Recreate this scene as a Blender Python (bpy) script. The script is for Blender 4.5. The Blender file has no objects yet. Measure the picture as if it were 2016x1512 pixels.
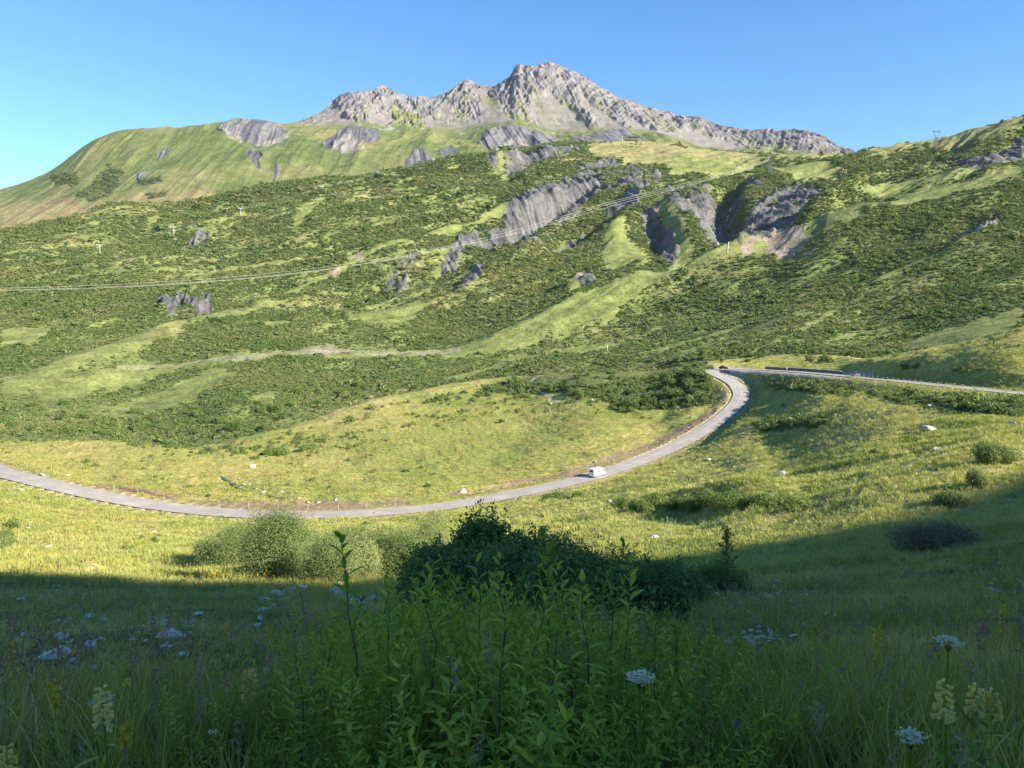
HAZE = 0.000016
import bpy, math, random
import numpy as np
from math import radians as R, sin, cos, tan, pi
from mathutils import Vector, Matrix, Euler
S = bpy.context.scene
C = S.collection
rng = np.random.default_rng(7)
random.seed(7)
# ------------------------------------------------------------------ camera model (pixels of the 2016 x 1512 photograph)
F, CX, CY = 1515.0, 1008.0, 756.0
PITCH = math.atan((CY - 640.0) / F)
CP, SP = cos(PITCH), sin(PITCH)
def pix(px, py, Y):
    """world point seen at pixel px,py that lies Y metres ahead of the camera (camera at the origin)"""
    px = np.asarray(px, float); py = np.asarray(py, float); Y = np.asarray(Y, float)
    u = (px - CX) / F; v = (CY - py) / F
    dy = CP + v * SP
    t = Y / dy
    return u * t, Y + 0 * t, (v * CP - SP) * t
def proj(x, y, z):
    d = y * CP - z * SP
    w = y * SP + z * CP
    return CX + F * x / d, CY - F * w / d
SUN_EL, SUN_A = R(27), R(30)
SUN = np.array([cos(SUN_EL) * cos(SUN_A), -cos(SUN_EL) * sin(SUN_A), sin(SUN_EL)])
# ------------------------------------------------------------------ numeric helpers
def pchip(xk, yk, x):
    xk = np.asarray(xk, float); yk = np.asarray(yk, float)
    h = np.diff(xk); d = np.diff(yk) / h
    m = np.zeros_like(yk)
    m[0] = d[0]; m[-1] = d[-1]
    for i in range(1, len(xk) - 1):
        if d[i-1] * d[i] > 0:
            w1 = 2 * h[i] + h[i-1]; w2 = h[i] + 2 * h[i-1]
            m[i] = (w1 + w2) / (w1 / d[i-1] + w2 / d[i])
    x = np.clip(x, xk[0], xk[-1])
    k = np.clip(np.searchsorted(xk, x, side='right') - 1, 0, len(xk) - 2)
    t = (x - xk[k]) / h[k]
    return ((2*t**3 - 3*t**2 + 1) * yk[k] + (t**3 - 2*t**2 + t) * h[k] * m[k]
            + (-2*t**3 + 3*t**2) * yk[k+1] + (t**3 - t**2) * h[k] * m[k+1])
def pchip0(A, s):
    """monotone cubic along axis 0 of A (n,cols) at fractional rows s"""
    n = A.shape[0]
    d = np.diff(A, axis=0)
    m = np.zeros_like(A); m[0] = d[0]; m[-1] = d[-1]
    a, b = d[:-1], d[1:]
    with np.errstate(divide='ignore', invalid='ignore'):
        hm = np.where(a * b > 0, 2 * a * b / (a + b), 0)
    m[1:-1] = hm
    k = np.clip(s.astype(int), 0, n - 2); t = (s - k)[:, None]
    return ((2*t**3 - 3*t**2 + 1) * A[k] + (t**3 - 2*t**2 + t) * m[k] + (-2*t**3 + 3*t**2) * A[k+1] + (t**3 - t**2) * m[k+1])
def _h(ix, iy, seed):
    n = (ix.astype(np.int64) * 374761393 + iy.astype(np.int64) * 668265263 + seed * 974711) & 0xFFFFFFFF
    n = ((n ^ (n >> 13)) * 1274126177) & 0xFFFFFFFF
    n = ((n ^ (n >> 16)) * 2246822519) & 0xFFFFFFFF
    return ((n ^ (n >> 15)) & 0xFFFFFF).astype(np.float32) / 8388607.5 - 1.0
def noise(x, y, seed=0):
    x = np.asarray(x, np.float64); y = np.asarray(y, np.float64)
    xi = np.floor(x); yi = np.floor(y)
    fx = (x - xi).astype(np.float32); fy = (y - yi).astype(np.float32)
    xi = xi.astype(np.int64); yi = yi.astype(np.int64)
    ux = fx*fx*fx*(fx*(fx*6-15)+10); uy = fy*fy*fy*(fy*(fy*6-15)+10)
    a = _h(xi, yi, seed); b = _h(xi+1, yi, seed); c = _h(xi, yi+1, seed); d = _h(xi+1, yi+1, seed)
    return a + (b-a)*ux + (c-a)*uy + (a-b-c+d)*ux*uy
def fbm(x, y, octv=4, seed=0, gain=0.5, lac=2.03):
    r = 0; a = 1.0; tot = 0
    for o in range(octv):
        r = r + a * noise(x, y, seed + 31*o); tot += a
        x = x * lac + 17.3; y = y * lac - 9.1; a *= gain
    return r / tot
def ridged(x, y, octv=4, seed=0, gain=0.55, lac=2.1):
    r = 0; a = 1.0; tot = 0
    for o in range(octv):
        r = r + a * (1 - 2*np.abs(noise(x, y, seed + 57*o))); tot += a
        x = x * lac + 5.7; y = y * lac + 3.9; a *= gain
    return r / tot
def sstep(a, b, x):
    t = np.clip((x - a) / (b - a), 0, 1)
    return t*t*(3-2*t)
def polysdf(px, py, poly):
    """signed distance (inside < 0) to a polygon; arrays of points"""
    P = np.asarray(poly, float); n = len(P)
    d2 = np.full(px.shape, 1e18); inside = np.zeros(px.shape, bool)
    for i in range(n):
        ax, ay = P[i]; bx, by = P[(i+1) % n]
        ex, ey = bx-ax, by-ay
        wx, wy = px-ax, py-ay
        t = np.clip((wx*ex + wy*ey) / (ex*ex + ey*ey + 1e-12), 0, 1)
        d2 = np.minimum(d2, (wx - t*ex)**2 + (wy - t*ey)**2)
        c = ((ay > py) != (by > py)) & (px < (bx-ax) * (py-ay) / ((by-ay) + 1e-12) + ax)
        inside ^= c
    d = np.sqrt(d2)
    return np.where(inside, -d, d)
def linedist(px, py, line):
    """distance to an open polyline and the fraction along it"""
    P = np.asarray(line, float)
    L = np.concatenate([[0], np.cumsum(np.hypot(*np.diff(P[:, :2], axis=0).T))])
    best = np.full(px.shape, 1e18); fr = np.zeros(px.shape)
    for i in range(len(P)-1):
        ax, ay = P[i, :2]; ex, ey = P[i+1, :2] - P[i, :2]
        wx, wy = px-ax, py-ay
        t = np.clip((wx*ex + wy*ey) / (ex*ex + ey*ey + 1e-12), 0, 1)
        d = (wx - t*ex)**2 + (wy - t*ey)**2
        m = d < best
        best = np.where(m, d, best); fr = np.where(m, (L[i] + t*(L[i+1]-L[i])) / L[-1], fr)
    return np.sqrt(best), fr
# ------------------------------------------------------------------ scene helpers
def tag(o, label=None, cat=None, group=None, kind=None):
    if label: o['label'] = label
    if cat: o['category'] = cat
    if group: o['group'] = group
    if kind: o['kind'] = kind
    return o
def empty(name, loc, rz=0.0):
    o = bpy.data.objects.new(name, None); C.objects.link(o)
    o.location = loc; o.rotation_euler = (0, 0, rz); o.empty_display_size = 0.2
    return o
def mesh_np(name, V, Fc, mats=(), midx=None, smooth=False, attrs=None):
    """mesh from numpy verts and an (n,3) / (n,4) face array (or a list of such arrays)"""
    me = bpy.data.meshes.new(name)
    V = np.asarray(V, np.float32)
    if not isinstance(Fc, (list, tuple)): Fc = [Fc]
    Fc = [np.asarray(f, np.int32) for f in Fc if len(f)]
    me.vertices.add(len(V)); me.vertices.foreach_set('co', V.ravel())
    nl = sum(f.size for f in Fc); nf = sum(len(f) for f in Fc)
    if nf:
        me.loops.add(nl); me.polygons.add(nf)
        me.loops.foreach_set('vertex_index', np.concatenate([f.ravel() for f in Fc]))
        tot = np.concatenate([np.full(len(f), f.shape[1], np.int32) for f in Fc])
        st = np.concatenate([[0], np.cumsum(tot)[:-1]]).astype(np.int32)
        me.polygons.foreach_set('loop_start', st)
        me.polygons.foreach_set('use_smooth', np.full(nf, smooth))
        if midx is not None: me.polygons.foreach_set('material_index', np.asarray(midx, np.int32))
    for k, a in (attrs or {}).items():
        a = np.asarray(a, np.float32)
        if a.ndim == 2 and a.shape[1] == 4:
            at = me.attributes.new(k, 'FLOAT_COLOR', 'POINT'); at.data.foreach_set('color', a.ravel())
        elif a.ndim == 2:
            at = me.attributes.new(k, 'FLOAT_VECTOR', 'POINT'); at.data.foreach_set('vector', a.ravel())
        else:
            at = me.attributes.new(k, 'FLOAT', 'POINT'); at.data.foreach_set('value', a)
    for m in mats: me.materials.append(m)
    me.update(calc_edges=True)
    return me
def obj(name, me, parent=None):
    o = bpy.data.objects.new(name, me); C.objects.link(o)
    if parent is not None: o.parent = parent
    return o
class MB:
    """collects simple solids into one mesh"""
    def __init__(s): s.v = []; s.f = []; s.m = []; s.n = 0
    def add(s, V, Fs, m=0):
        V = np.asarray(V, float)
        s.v.append(V)
        for f in Fs: s.f.append([i + s.n for i in f]); s.m.append(m)
        s.n += len(V)
    def box(s, c, size, rz=0.0, m=0, taper=1.0):
        x, y, z = [k/2 for k in size]
        V = np.array([[-x,-y,-z],[x,-y,-z],[x,y,-z],[-x,y,-z],[-x*taper,-y*taper,z],[x*taper,-y*taper,z],[x*taper,y*taper,z],[-x*taper,y*taper,z]])
        cr, sr = cos(rz), sin(rz)
        V = V @ np.array([[cr, sr, 0], [-sr, cr, 0], [0, 0, 1]]) + np.asarray(c)
        s.add(V, [(0,3,2,1),(4,5,6,7),(0,1,5,4),(1,2,6,5),(2,3,7,6),(3,0,4,7)], m)
    def tube(s, pts, rad, k=6, m=0, cap=True):
        pts = [np.asarray(p, float) for p in pts]
        if np.isscalar(rad): rad = [rad]*len(pts)
        V = []; 
        for i, p in enumerate(pts):
            d = (pts[min(i+1, len(pts)-1)] - pts[max(i-1, 0)]); d /= (np.linalg.norm(d) + 1e-9)
            a = np.cross(d, [0, 0, 1.0]) if abs(d[2]) < 0.9 else np.cross(d, [1.0, 0, 0])
            a /= np.linalg.norm(a); b = np.cross(d, a)
            for j in range(k):
                t = 2*pi*j/k
                V.append(p + rad[i]*(a*cos(t) + b*sin(t)))
        Fs = []
        for i in range(len(pts)-1):
            for j in range(k):
                Fs.append((i*k+j, i*k+(j+1)%k, (i+1)*k+(j+1)%k, (i+1)*k+j))
        if cap:
            Fs.append(tuple(range(k-1, -1, -1))); Fs.append(tuple(range((len(pts)-1)*k, len(pts)*k)))
        s.add(V, Fs, m)
    def prism(s, outline, y0, y1, m=0):
        """outline in x,z swept along y"""
        n = len(outline)
        V = [(x, y0, z) for x, z in outline] + [(x, y1, z) for x, z in outline]
        Fs = [tuple(range(n)), tuple(range(2*n-1, n-1, -1))] + [(i, i+n, (i+1)%n+n, (i+1)%n) for i in range(n)]
        s.add(V, Fs, m)
    def mesh(s, name, mats, smooth=False):
        me = bpy.data.meshes.new(name)
        me.from_pydata(np.concatenate(s.v).tolist(), [], s.f)
        for m in mats: me.materials.append(m)
        me.polygons.foreach_set('material_index', s.m)
        me.polygons.foreach_set('use_smooth', [smooth]*len(s.f))
        me.update()
        return me
    def build(s, name, mats, parent=None, smooth=False):
        return obj(name, s.mesh(name, mats if isinstance(mats, (list, tuple)) else [mats], smooth), parent)
# ------------------------------------------------------------------ materials
def newmat(name):
    m = bpy.data.materials.new(name); m.use_nodes = True
    nt = m.node_tree; nt.nodes.clear()
    out = nt.nodes.new('ShaderNodeOutputMaterial')
    return m, nt, out
def N(nt, t, **kw):
    n = nt.nodes.new(t)
    for k, v in kw.items():
        if k.startswith('i_'):
            key = k[2:]
            n.inputs[int(key) if key.isdigit() else key.replace('_', ' ')].default_value = v
        else: setattr(n, k, v)
    return n
def L(nt, a, b): nt.links.new(a, b)
def ramp(nt, fac, stops):
    r = N(nt, 'ShaderNodeValToRGB')
    e = r.color_ramp.elements
    while len(e) < len(stops): e.new(0.5)
    for k, (p, c) in zip(e, stops): k.position = p; k.color = (*c, 1)
    if fac is not None: L(nt, fac, r.inputs[0])
    return r
def mat_plain(name, col, rough=0.7, metal=0.0, var=0.15, scale=6.0):
    m, nt, out = newmat(name)
    b = N(nt, 'ShaderNodeBsdfPrincipled'); b.inputs['Roughness'].default_value = rough; b.inputs['Metallic'].default_value = metal
    tc = N(nt, 'ShaderNodeTexCoord'); nz = N(nt, 'ShaderNodeTexNoise'); nz.inputs['Scale'].default_value = scale; nz.inputs['Detail'].default_value = 4
    L(nt, tc.outputs['Object'], nz.inputs['Vector'])
    r = ramp(nt, nz.outputs['Fac'], [(0.3, tuple(c*(1-var) for c in col)), (0.7, tuple(min(1, c*(1+var)) for c in col))])
    L(nt, r.outputs[0], b.inputs['Base Color']); L(nt, b.outputs[0], out.inputs[0])
    return m
def mat_leaf(name, cols, trans=0.3, rough=0.6, world_scale=0.02, spec=0.25, per=.55, isle=.35):
    """foliage: colour drawn per plant and drifting over the ground, thin leaves let some light through"""
    m, nt, out = newmat(name)
    oi = N(nt, 'ShaderNodeObjectInfo')
    ge = N(nt, 'ShaderNodeNewGeometry')
    nz = N(nt, 'ShaderNodeTexNoise'); nz.inputs['Scale'].default_value = world_scale; nz.inputs['Detail'].default_value = 3
    L(nt, ge.outputs['Position'], nz.inputs['Vector'])
    a = N(nt, 'ShaderNodeMath', operation='MULTIPLY_ADD'); a.inputs[1].default_value = per
    L(nt, oi.outputs['Random'], a.inputs[0])
    b2 = N(nt, 'ShaderNodeMath', operation='MULTIPLY_ADD'); b2.inputs[1].default_value = 1.5; b2.inputs[2].default_value = -0.53 + (.90-per-isle)*.5
    L(nt, nz.outputs['Fac'], b2.inputs[0]); L(nt, b2.outputs[0], a.inputs[2])
    isl = N(nt, 'ShaderNodeMath', operation='MULTIPLY_ADD'); isl.inputs[1].default_value = isle
    L(nt, ge.outputs['Random Per Island'], isl.inputs[0]); L(nt, a.outputs[0], isl.inputs[2])
    n = len(cols)
    r = ramp(nt, isl.outputs[0], [(0.05 + 0.9*i/(n-1), c) for i, c in enumerate(cols)])
    d = N(nt, 'ShaderNodeBsdfPrincipled'); d.inputs['Roughness'].default_value = rough; d.inputs['Specular IOR Level'].default_value = spec
    L(nt, r.outputs[0], d.inputs['Base Color'])
    if trans > 0:
        t = N(nt, 'ShaderNodeBsdfTranslucent')
        mx = N(nt, 'ShaderNodeMix', data_type='RGBA', blend_type='MULTIPLY'); mx.inputs[0].default_value = 1; mx.inputs[7].default_value = (1.15, 1.25, 0.6, 1)
        L(nt, r.outputs[0], mx.inputs[6]); L(nt, mx.outputs[2], t.inputs[0])
        ms = N(nt, 'ShaderNodeMixShader'); ms.inputs[0].default_value = trans
        L(nt, d.outputs[0], ms.inputs[1]); L(nt, t.outputs[0], ms.inputs[2]); L(nt, ms.outputs[0], out.inputs[0])
    else:
        L(nt, d.outputs[0], out.inputs[0])
    return m
def mat_ground(name, scales, bump=0.5, dist=1.0, contrast=0.5, rough=0.95):
    """ground cover: the cover attribute says what grows or lies there, with a little painted shade; procedural noise breaks it up"""
    m, nt, out = newmat(name)
    at = N(nt, 'ShaderNodeAttribute', attribute_name='cover')
    ge = N(nt, 'ShaderNodeNewGeometry')
    prev = at.outputs['Color']; hs = None
    for i, sc in enumerate(scales):
        nz = N(nt, 'ShaderNodeTexNoise'); nz.inputs['Scale'].default_value = sc; nz.inputs['Detail'].default_value = 5; nz.inputs['Roughness'].default_value = 0.65
        L(nt, ge.outputs['Position'], nz.inputs['Vector'])
        mr = N(nt, 'ShaderNodeMapRange'); mr.inputs[1].default_value = 0.3; mr.inputs[2].default_value = 0.7; mr.inputs[3].default_value = 1-contrast; mr.inputs[4].default_value = 1+contrast
        L(nt, nz.outputs['Fac'], mr.inputs[0])
        mx = N(nt, 'ShaderNodeVectorMath', operation='SCALE')
        L(nt, prev, mx.inputs[0]); L(nt, mr.outputs[0], mx.inputs[3]); prev = mx.outputs[0]; hs = nz
    b = N(nt, 'ShaderNodeBsdfPrincipled'); b.inputs['Roughness'].default_value = rough; b.inputs['Specular IOR Level'].default_value = 0.1
    L(nt, prev, b.inputs['Base Color'])
    if bump > 0:
        bp = N(nt, 'ShaderNodeBump'); bp.inputs['Strength'].default_value = bump; bp.inputs['Distance'].default_value = dist
        L(nt, hs.outputs['Fac'], bp.inputs['Height']); L(nt, bp.outputs[0], b.inputs['Normal'])
    L(nt, b.outputs[0], out.inputs[0])
    return m
# ================================================================== TERRAIN
PXC = np.concatenate([np.linspace(-1300, -60, 90, endpoint=False), np.linspace(-60, 2076, 1240, endpoint=False), np.linspace(2076, 3300, 90)])
class Sheet:
    """ground sheet through a family of contour lines: each a list of (px, py, Y) read off the photograph and given its distance"""
    def __init__(s, curves, counts):
        PY = np.array([pchip([p[0] for p in c], [p[1] for p in c], PXC) for c in curves])
        LY = np.array([pchip([p[0] for p in c], [math.log(p[2]) for p in c], PXC) for c in curves])
        srow = np.concatenate([i + np.arange(n)/n for i, n in enumerate(counts)] + [[len(curves)-1]])
        s.s = srow
        s.py = pchip0(PY, srow); s.Yb = np.exp(pchip0(LY, srow))
        s.px = np.broadcast_to(PXC, s.py.shape).copy()
        s.X, s.Y, s.Z = pix(s.px, s.py, s.Yb)
        s.srow = np.broadcast_to(srow[:, None], s.py.shape)
        s.shape = s.py.shape
        s.col = np.ones(s.shape + (4,), np.float32)
    def lift(s, line, amp, w0, w1=None, taper=True, sharp=1.0):
        """raise (or sink) the ground along a polyline of pixels; widths in metres either side"""
        w1 = w1 or w0
        P = np.array([s.at(a, b) for a, b in line])
        d, fr = linedist(s.X, s.Y, P[:, :2])
        m = d < 3*max(w0, w1)
        if not m.any(): return
        # side of the line
        k = np.clip((fr * (len(P)-1)).astype(int), 0, len(P)-2)
        ex = P[k+1, 0]-P[k, 0]; ey = P[k+1, 1]-P[k, 1]
        side = ex*(s.Y-P[k, 1]) - ey*(s.X-P[k, 0])
        w = np.where(side > 0, w0, w1)
        t = sstep(0, .28, fr) * sstep(0, .28, 1-fr) if taper else 1.0
        s.Z += amp * t * np.exp(-(d/w)**(2*sharp)) * m
    def at(s, px, py):
        j = int(np.argmin(np.abs(PXC - px)))
        col = s.py[:, j]
        i = int(np.argmin(np.abs(col - py)))
        return s.X[i, j], s.Y[i, j], s.Z[i, j]
    def finish(s):
        s.qx, s.qy = proj(s.X, s.Y, s.Z)
    def mesh(s, name, mat):
        r, c = s.shape
        V = np.stack([s.X, s.Y, s.Z], -1).reshape(-1, 3)
        i = np.arange((r-1)*c).reshape(r-1, c)[:, :-1]
        f = np.stack([i, i+1, i+c+1, i+c], -1).reshape(-1, 4)
        return obj(name, mesh_np(name, V, f, [mat], smooth=True, attrs={'cover': s.col.reshape(-1, 4)}))
def mix(col, c, m):
    m = np.clip(m, 0, 1)[..., None].astype(np.float32)
    col[..., :3] = col[..., :3]*(1-m) + np.asarray(c, np.float32)*m

# ---- meadow: camera slope, both arms of the road, far meadow
M_C = [
 [(-1300,2600,1.3),(3300,2600,1.3)],
 [(-1300,1512,4.2),(1008,1512,4.0),(3300,1512,4.0)],
 [(-1300,1400,6.3),(1008,1400,6.2),(3300,1400,6.0)],
 [(-1300,1300,10.5),(1008,1300,10.5),(2016,1295,10),(3300,1270,9)],
 [(-1300,1225,19.5),(1008,1225,19.3),(2016,1210,17.5),(3300,1150,15)],
 [(-1300,1140,42),(0,1150,42),(500,1165,42),(1000,1165,40),(1250,1150,44),(1500,1130,42),(1750,1120,38),(2016,1085,36),(3300,960,30)],
 [(-1300,1010,85),(0,1070,80),(250,1088,78),(500,1090,78),(750,1090,78),(1000,1075,85),(1250,1045,90),(1500,1058,66),(1750,1030,58),(1900,1000,60),(2016,972,62),(3300,780,55)],
 [(-1300,900,130),(0,995,125),(250,1040,120),(500,1043,122),(750,1040,122),(1000,1010,150),(1250,965,158),(1400,935,160),(1500,905,163),(1750,890,118),(2016,880,97),(3300,720,90)],
 [(-1300,800,190),(0,950,163),(125,972,162),(250,1010,148),(375,1022,148),(500,1026,150),(750,1020,155),(1000,985,178),(1175,948,195),(1300,905,222),(1400,865,245),(1500,812,256),(1620,798,212),(1750,795,178),(2016,800,145),(3300,690,130)],
 [(-1300,770,205),(0,922,182),(125,957,174),(250,990,164),(375,1004,161),(500,1010,161),(750,1005,168),(1000,972,191),(1175,928,212),(1300,888,241),(1400,835,272),(1440,800,290),(1500,748,312),(1620,737,283),(1750,748,234),(2016,775,178),(3300,700,150)],
 [(-1300,745,240),(0,900,208),(250,955,192),(500,965,190),(750,950,205),(1000,915,232),(1175,880,248),(1300,850,275),(1400,760,320),(1440,736,338),(1500,724,344),(1620,728,310),(1750,735,244),(1880,742,212),(2016,738,192),(3300,640,170)],
 [(-1300,700,290),(0,869,250),(150,872,247),(340,883,240),(420,890,245),(500,888,258),(750,830,330),(1000,790,395),(1175,800,325),(1300,770,345),(1400,722,352),(1500,712,360),(1620,716,335),(1720,722,262),(1830,700,240),(2016,655,230),(3300,560,220)],
 [(-1300,690,330),(0,868,275),(150,871,275),(340,884,268),(420,878,285),(500,862,300),(600,830,350),(750,786,410),(1000,742,500),(1175,735,430),(1300,728,420),(1400,710,390),(1500,702,395),(1620,700,385),(1720,706,300),(1830,692,262),(2016,648,255),(3300,545,260)],
 [(-1300,760,380),(0,900,310),(340,915,300),(500,905,340),(750,820,450),(1000,770,540),(1300,748,460),(1500,722,430),(1620,722,420),(1830,730,300),(2016,700,290),(3300,600,300)],
]
MS = Sheet(M_C, [24, 55, 55, 60, 60, 70, 70, 60, 50, 50, 50, 60, 10])
x, y = MS.X, MS.Y
lod = sstep(2, 12, y)
MS.Z += lod * (0.55*fbm(x/9, y/9, 3, 1)*sstep(8, 40, y) + 0.12*fbm(x/1.6, y/1.6, 3, 2) + 1.3*fbm(x/38, y/38, 3, 3)*sstep(40, 110, y)
               + 0.42*ridged(x/7+0.3*y/7, y/11, 3, 4)*sstep(45, 100, y) + .34*ridged(x/34+y/40, y/6.5-x/60, 3, 14)*sstep(60, 120, y))
# banks and knolls
MS.lift([(1470,800),(1440,848),(1412,885),(1390,915)], .7, 4, 8)                      # cutting beside the climbing road
MS.lift([(1225,985),(1300,985),(1400,988),(1490,985),(1570,990)], 2.2, 8, 5)           # bank with the bush row
MS.lift([(1240,1015),(1320,1022),(1420,1024),(1540,1018)], -1.6, 6, 6)
MS.lift([(1720,730),(1760,712),(1830,698),(1920,690),(2016,668),(2300,610),(2600,560)], .9, 14, 9)    # knoll behind the upper road
MS.lift([(1640,1030),(1740,1015),(1830,985),(1900,940),(1960,900),(2150,850)], 1.4, 8, 8)  # track edge on the right
MS.lift([(40,1120),(150,1122),(250,1128)], 0.8, 5, 5)
MS.lift([(640,1150),(690,1200),(600,1290),(520,1345),(420,1420)], -0.35, 1.6, 1.6)     # stream bed
MS.lift([(430,935),(480,965),(560,982),(625,990)], -0.8, 4, 4)
MS.lift([(1290,845),(1330,825),(1380,800)], 1.4, 6, 10)
MS.lift([(1500,742),(1600,752),(1750,772),(1900,790),(2016,800),(2100,805)], -.8, 6, 6)  # bank below the upper road
# ---- the road
ROAD = [(-420,800,258),(-200,868,222),(-60,905,198),(0,928,180),(100,953,172),(200,977,167),(300,995,163.5),(400,1007,161.5),(500,1014.5,160.5),(600,1015.5,161),(720,1010,164),(850,1001,171),(1000,977,187),(1090,957,196),(1175,936,207),(1240,915,221),(1300,892,237),(1350,868,251),(1400,839,267),(1432,815,279),(1454,793,290),(1461,775,300),(1451,757,312),(1428,744,325),(1408,736,335),(1399,731,343),(1408,727,349),(1440,725.5,345),(1500,728,330),(1560,731,308),(1620,736,284),(1690,742.5,252),(1760,749,229),(1850,758,205),(1940,767,189),(2030,776,177),(2200,790,160),(2500,810,140)]
rp = np.array([np.array(pix(*p)).ravel() for p in ROAD])
L0 = np.concatenate([[0], np.cumsum(np.linalg.norm(np.diff(rp[:, :2], axis=0), axis=1))])
def smooth1(a, k):
    ker = np.hanning(2*k+3)[1:-1]; ker /= ker.sum()
    return np.convolve(np.pad(a, k+0, mode='edge')[:], ker, mode='valid')
tt = np.arange(0, L0[-1], 1.0)
rc = np.stack([smooth1(np.interp(tt, L0, rp[:, k]), 6 if k < 2 else 25) for k in range(3)], -1)
ROADC, ROADL = rc, tt
def road_xyz(px_, near=None):
    """point of the centre line at pixel column px_ (near: a (px,py) guess)"""
    qx, qy = proj(rc[:, 0], rc[:, 1], rc[:, 2])
    d = (qx-px_)**2 + (0 if near is None else (qy-near)**2)
    i = int(np.argmin(d)); j = min(max(i, 1), len(rc)-2)
    t = rc[j+1]-rc[j-1]
    return rc[i], math.atan2(t[1], t[0])
sel = (MS.Y > 120) & (MS.Y < 420) & (MS.px > -700) & (MS.px < 2700)
idx = np.nonzero(sel.ravel())[0]
xs = MS.X.ravel()[idx].astype(np.float32); ys = MS.Y.ravel()[idx].astype(np.float32)
dist = np.full(len(idx), 1e9, np.float32); zz = np.zeros(len(idx), np.float32)
cs = rc[::3].astype(np.float32)
for a in range(0, len(idx), 40000):
    d2 = (xs[a:a+40000, None]-cs[None, :, 0])**2 + (ys[a:a+40000, None]-cs[None, :, 1])**2
    k = d2.argmin(1); dist[a:a+40000] = np.sqrt(d2[np.arange(len(k)), k]); zz[a:a+40000] = cs[k, 2]
RD = np.full(MS.shape, 1e9, np.float32); RD.ravel()[idx] = dist
RZ = np.zeros(MS.shape, np.float32); RZ.ravel()[idx] = zz
w = 1 - sstep(4.6, 13, RD)
MS.Z = MS.Z*(1-w) + (RZ-0.12)*w
w2 = RD < 4.2
MS.Z = np.where(w2, np.minimum(MS.Z, RZ-np.where(MS.Y < 230, .16, .35)), MS.Z)
MS.finish()

# ---- hillside: valley floor, scrub slopes, gullies, to the crest of the shoulder
H_C = [
 [(-1300,790,340),(0,905,330),(340,920,310),(500,900,310),(750,815,400),(1000,768,490),(1175,762,420),(1300,756,410),(1400,738,380),(1500,728,385),(1620,726,372),(1720,722,300),(1830,722,270),(2016,690,262),(3300,570,260)],
 [(-1300,720,480),(0,845,420),(250,845,430),(500,800,450),(750,760,500),(1000,725,540),(1250,705,520),(1500,690,450),(1750,670,430),(2016,625,395),(3300,520,420)],
 [(-1300,650,620),(0,760,560),(250,738,620),(500,712,660),(750,690,700),(1000,672,720),(1250,648,700),(1500,620,640),(1750,590,580),(2016,545,545),(3300,420,620)],
 [(-1300,560,800),(0,650,760),(250,625,830),(500,605,880),(750,590,930),(1000,565,960),(1250,535,960),(1500,492,900),(1640,458,860),(1750,440,850),(2016,378,830),(3300,290,900)],
 [(-1300,500,1000),(0,545,1000),(250,510,1080),(500,480,1160),(750,455,1240),(1000,425,1320),(1250,410,1350),(1500,400,1300),(1750,365,1140),(2016,312,1060),(3300,200,1100)],
 [(-1300,470,1200),(0,490,1200),(250,440,1300),(500,410,1400),(750,375,1500),(1000,345,1600),(1250,335,1620),(1500,335,1600),(1750,325,1420),(2016,270,1230),(3300,140,1250)],
 [(-1300,450,1400),(0,457,1350),(60,448,1360),(150,430,1380),(208,404,1400),(347,398,1450),(465,376,1520),(521,364,1560),(700,347,1680),(907,309,1800),(1046,288,1880),(1081,281,1900),(1150,279,1950),(1308,279,2000),(1412,298,1950),(1482,295,1950),(1551,305,1900),(1690,310,1800),(1711,303,1750),(1800,291,1640),(1837,287,1580),(1906,266,1490),(2016,236,1390),(3300,80,1350)],
 [(-1300,560,1600),(0,560,1550),(500,450,1750),(1000,370,2050),(1500,370,2150),(1700,370,2000),(2016,310,1560),(3300,200,1500)],
]
HS = Sheet(H_C, [60, 75, 85, 90, 75, 65, 8])
x, y = HS.X, HS.Y
fade = sstep(0, 1.0, HS.srow) * (1 - sstep(5.4, 6.0, HS.srow)*0.75)
far = sstep(400, 1200, y)
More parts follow.
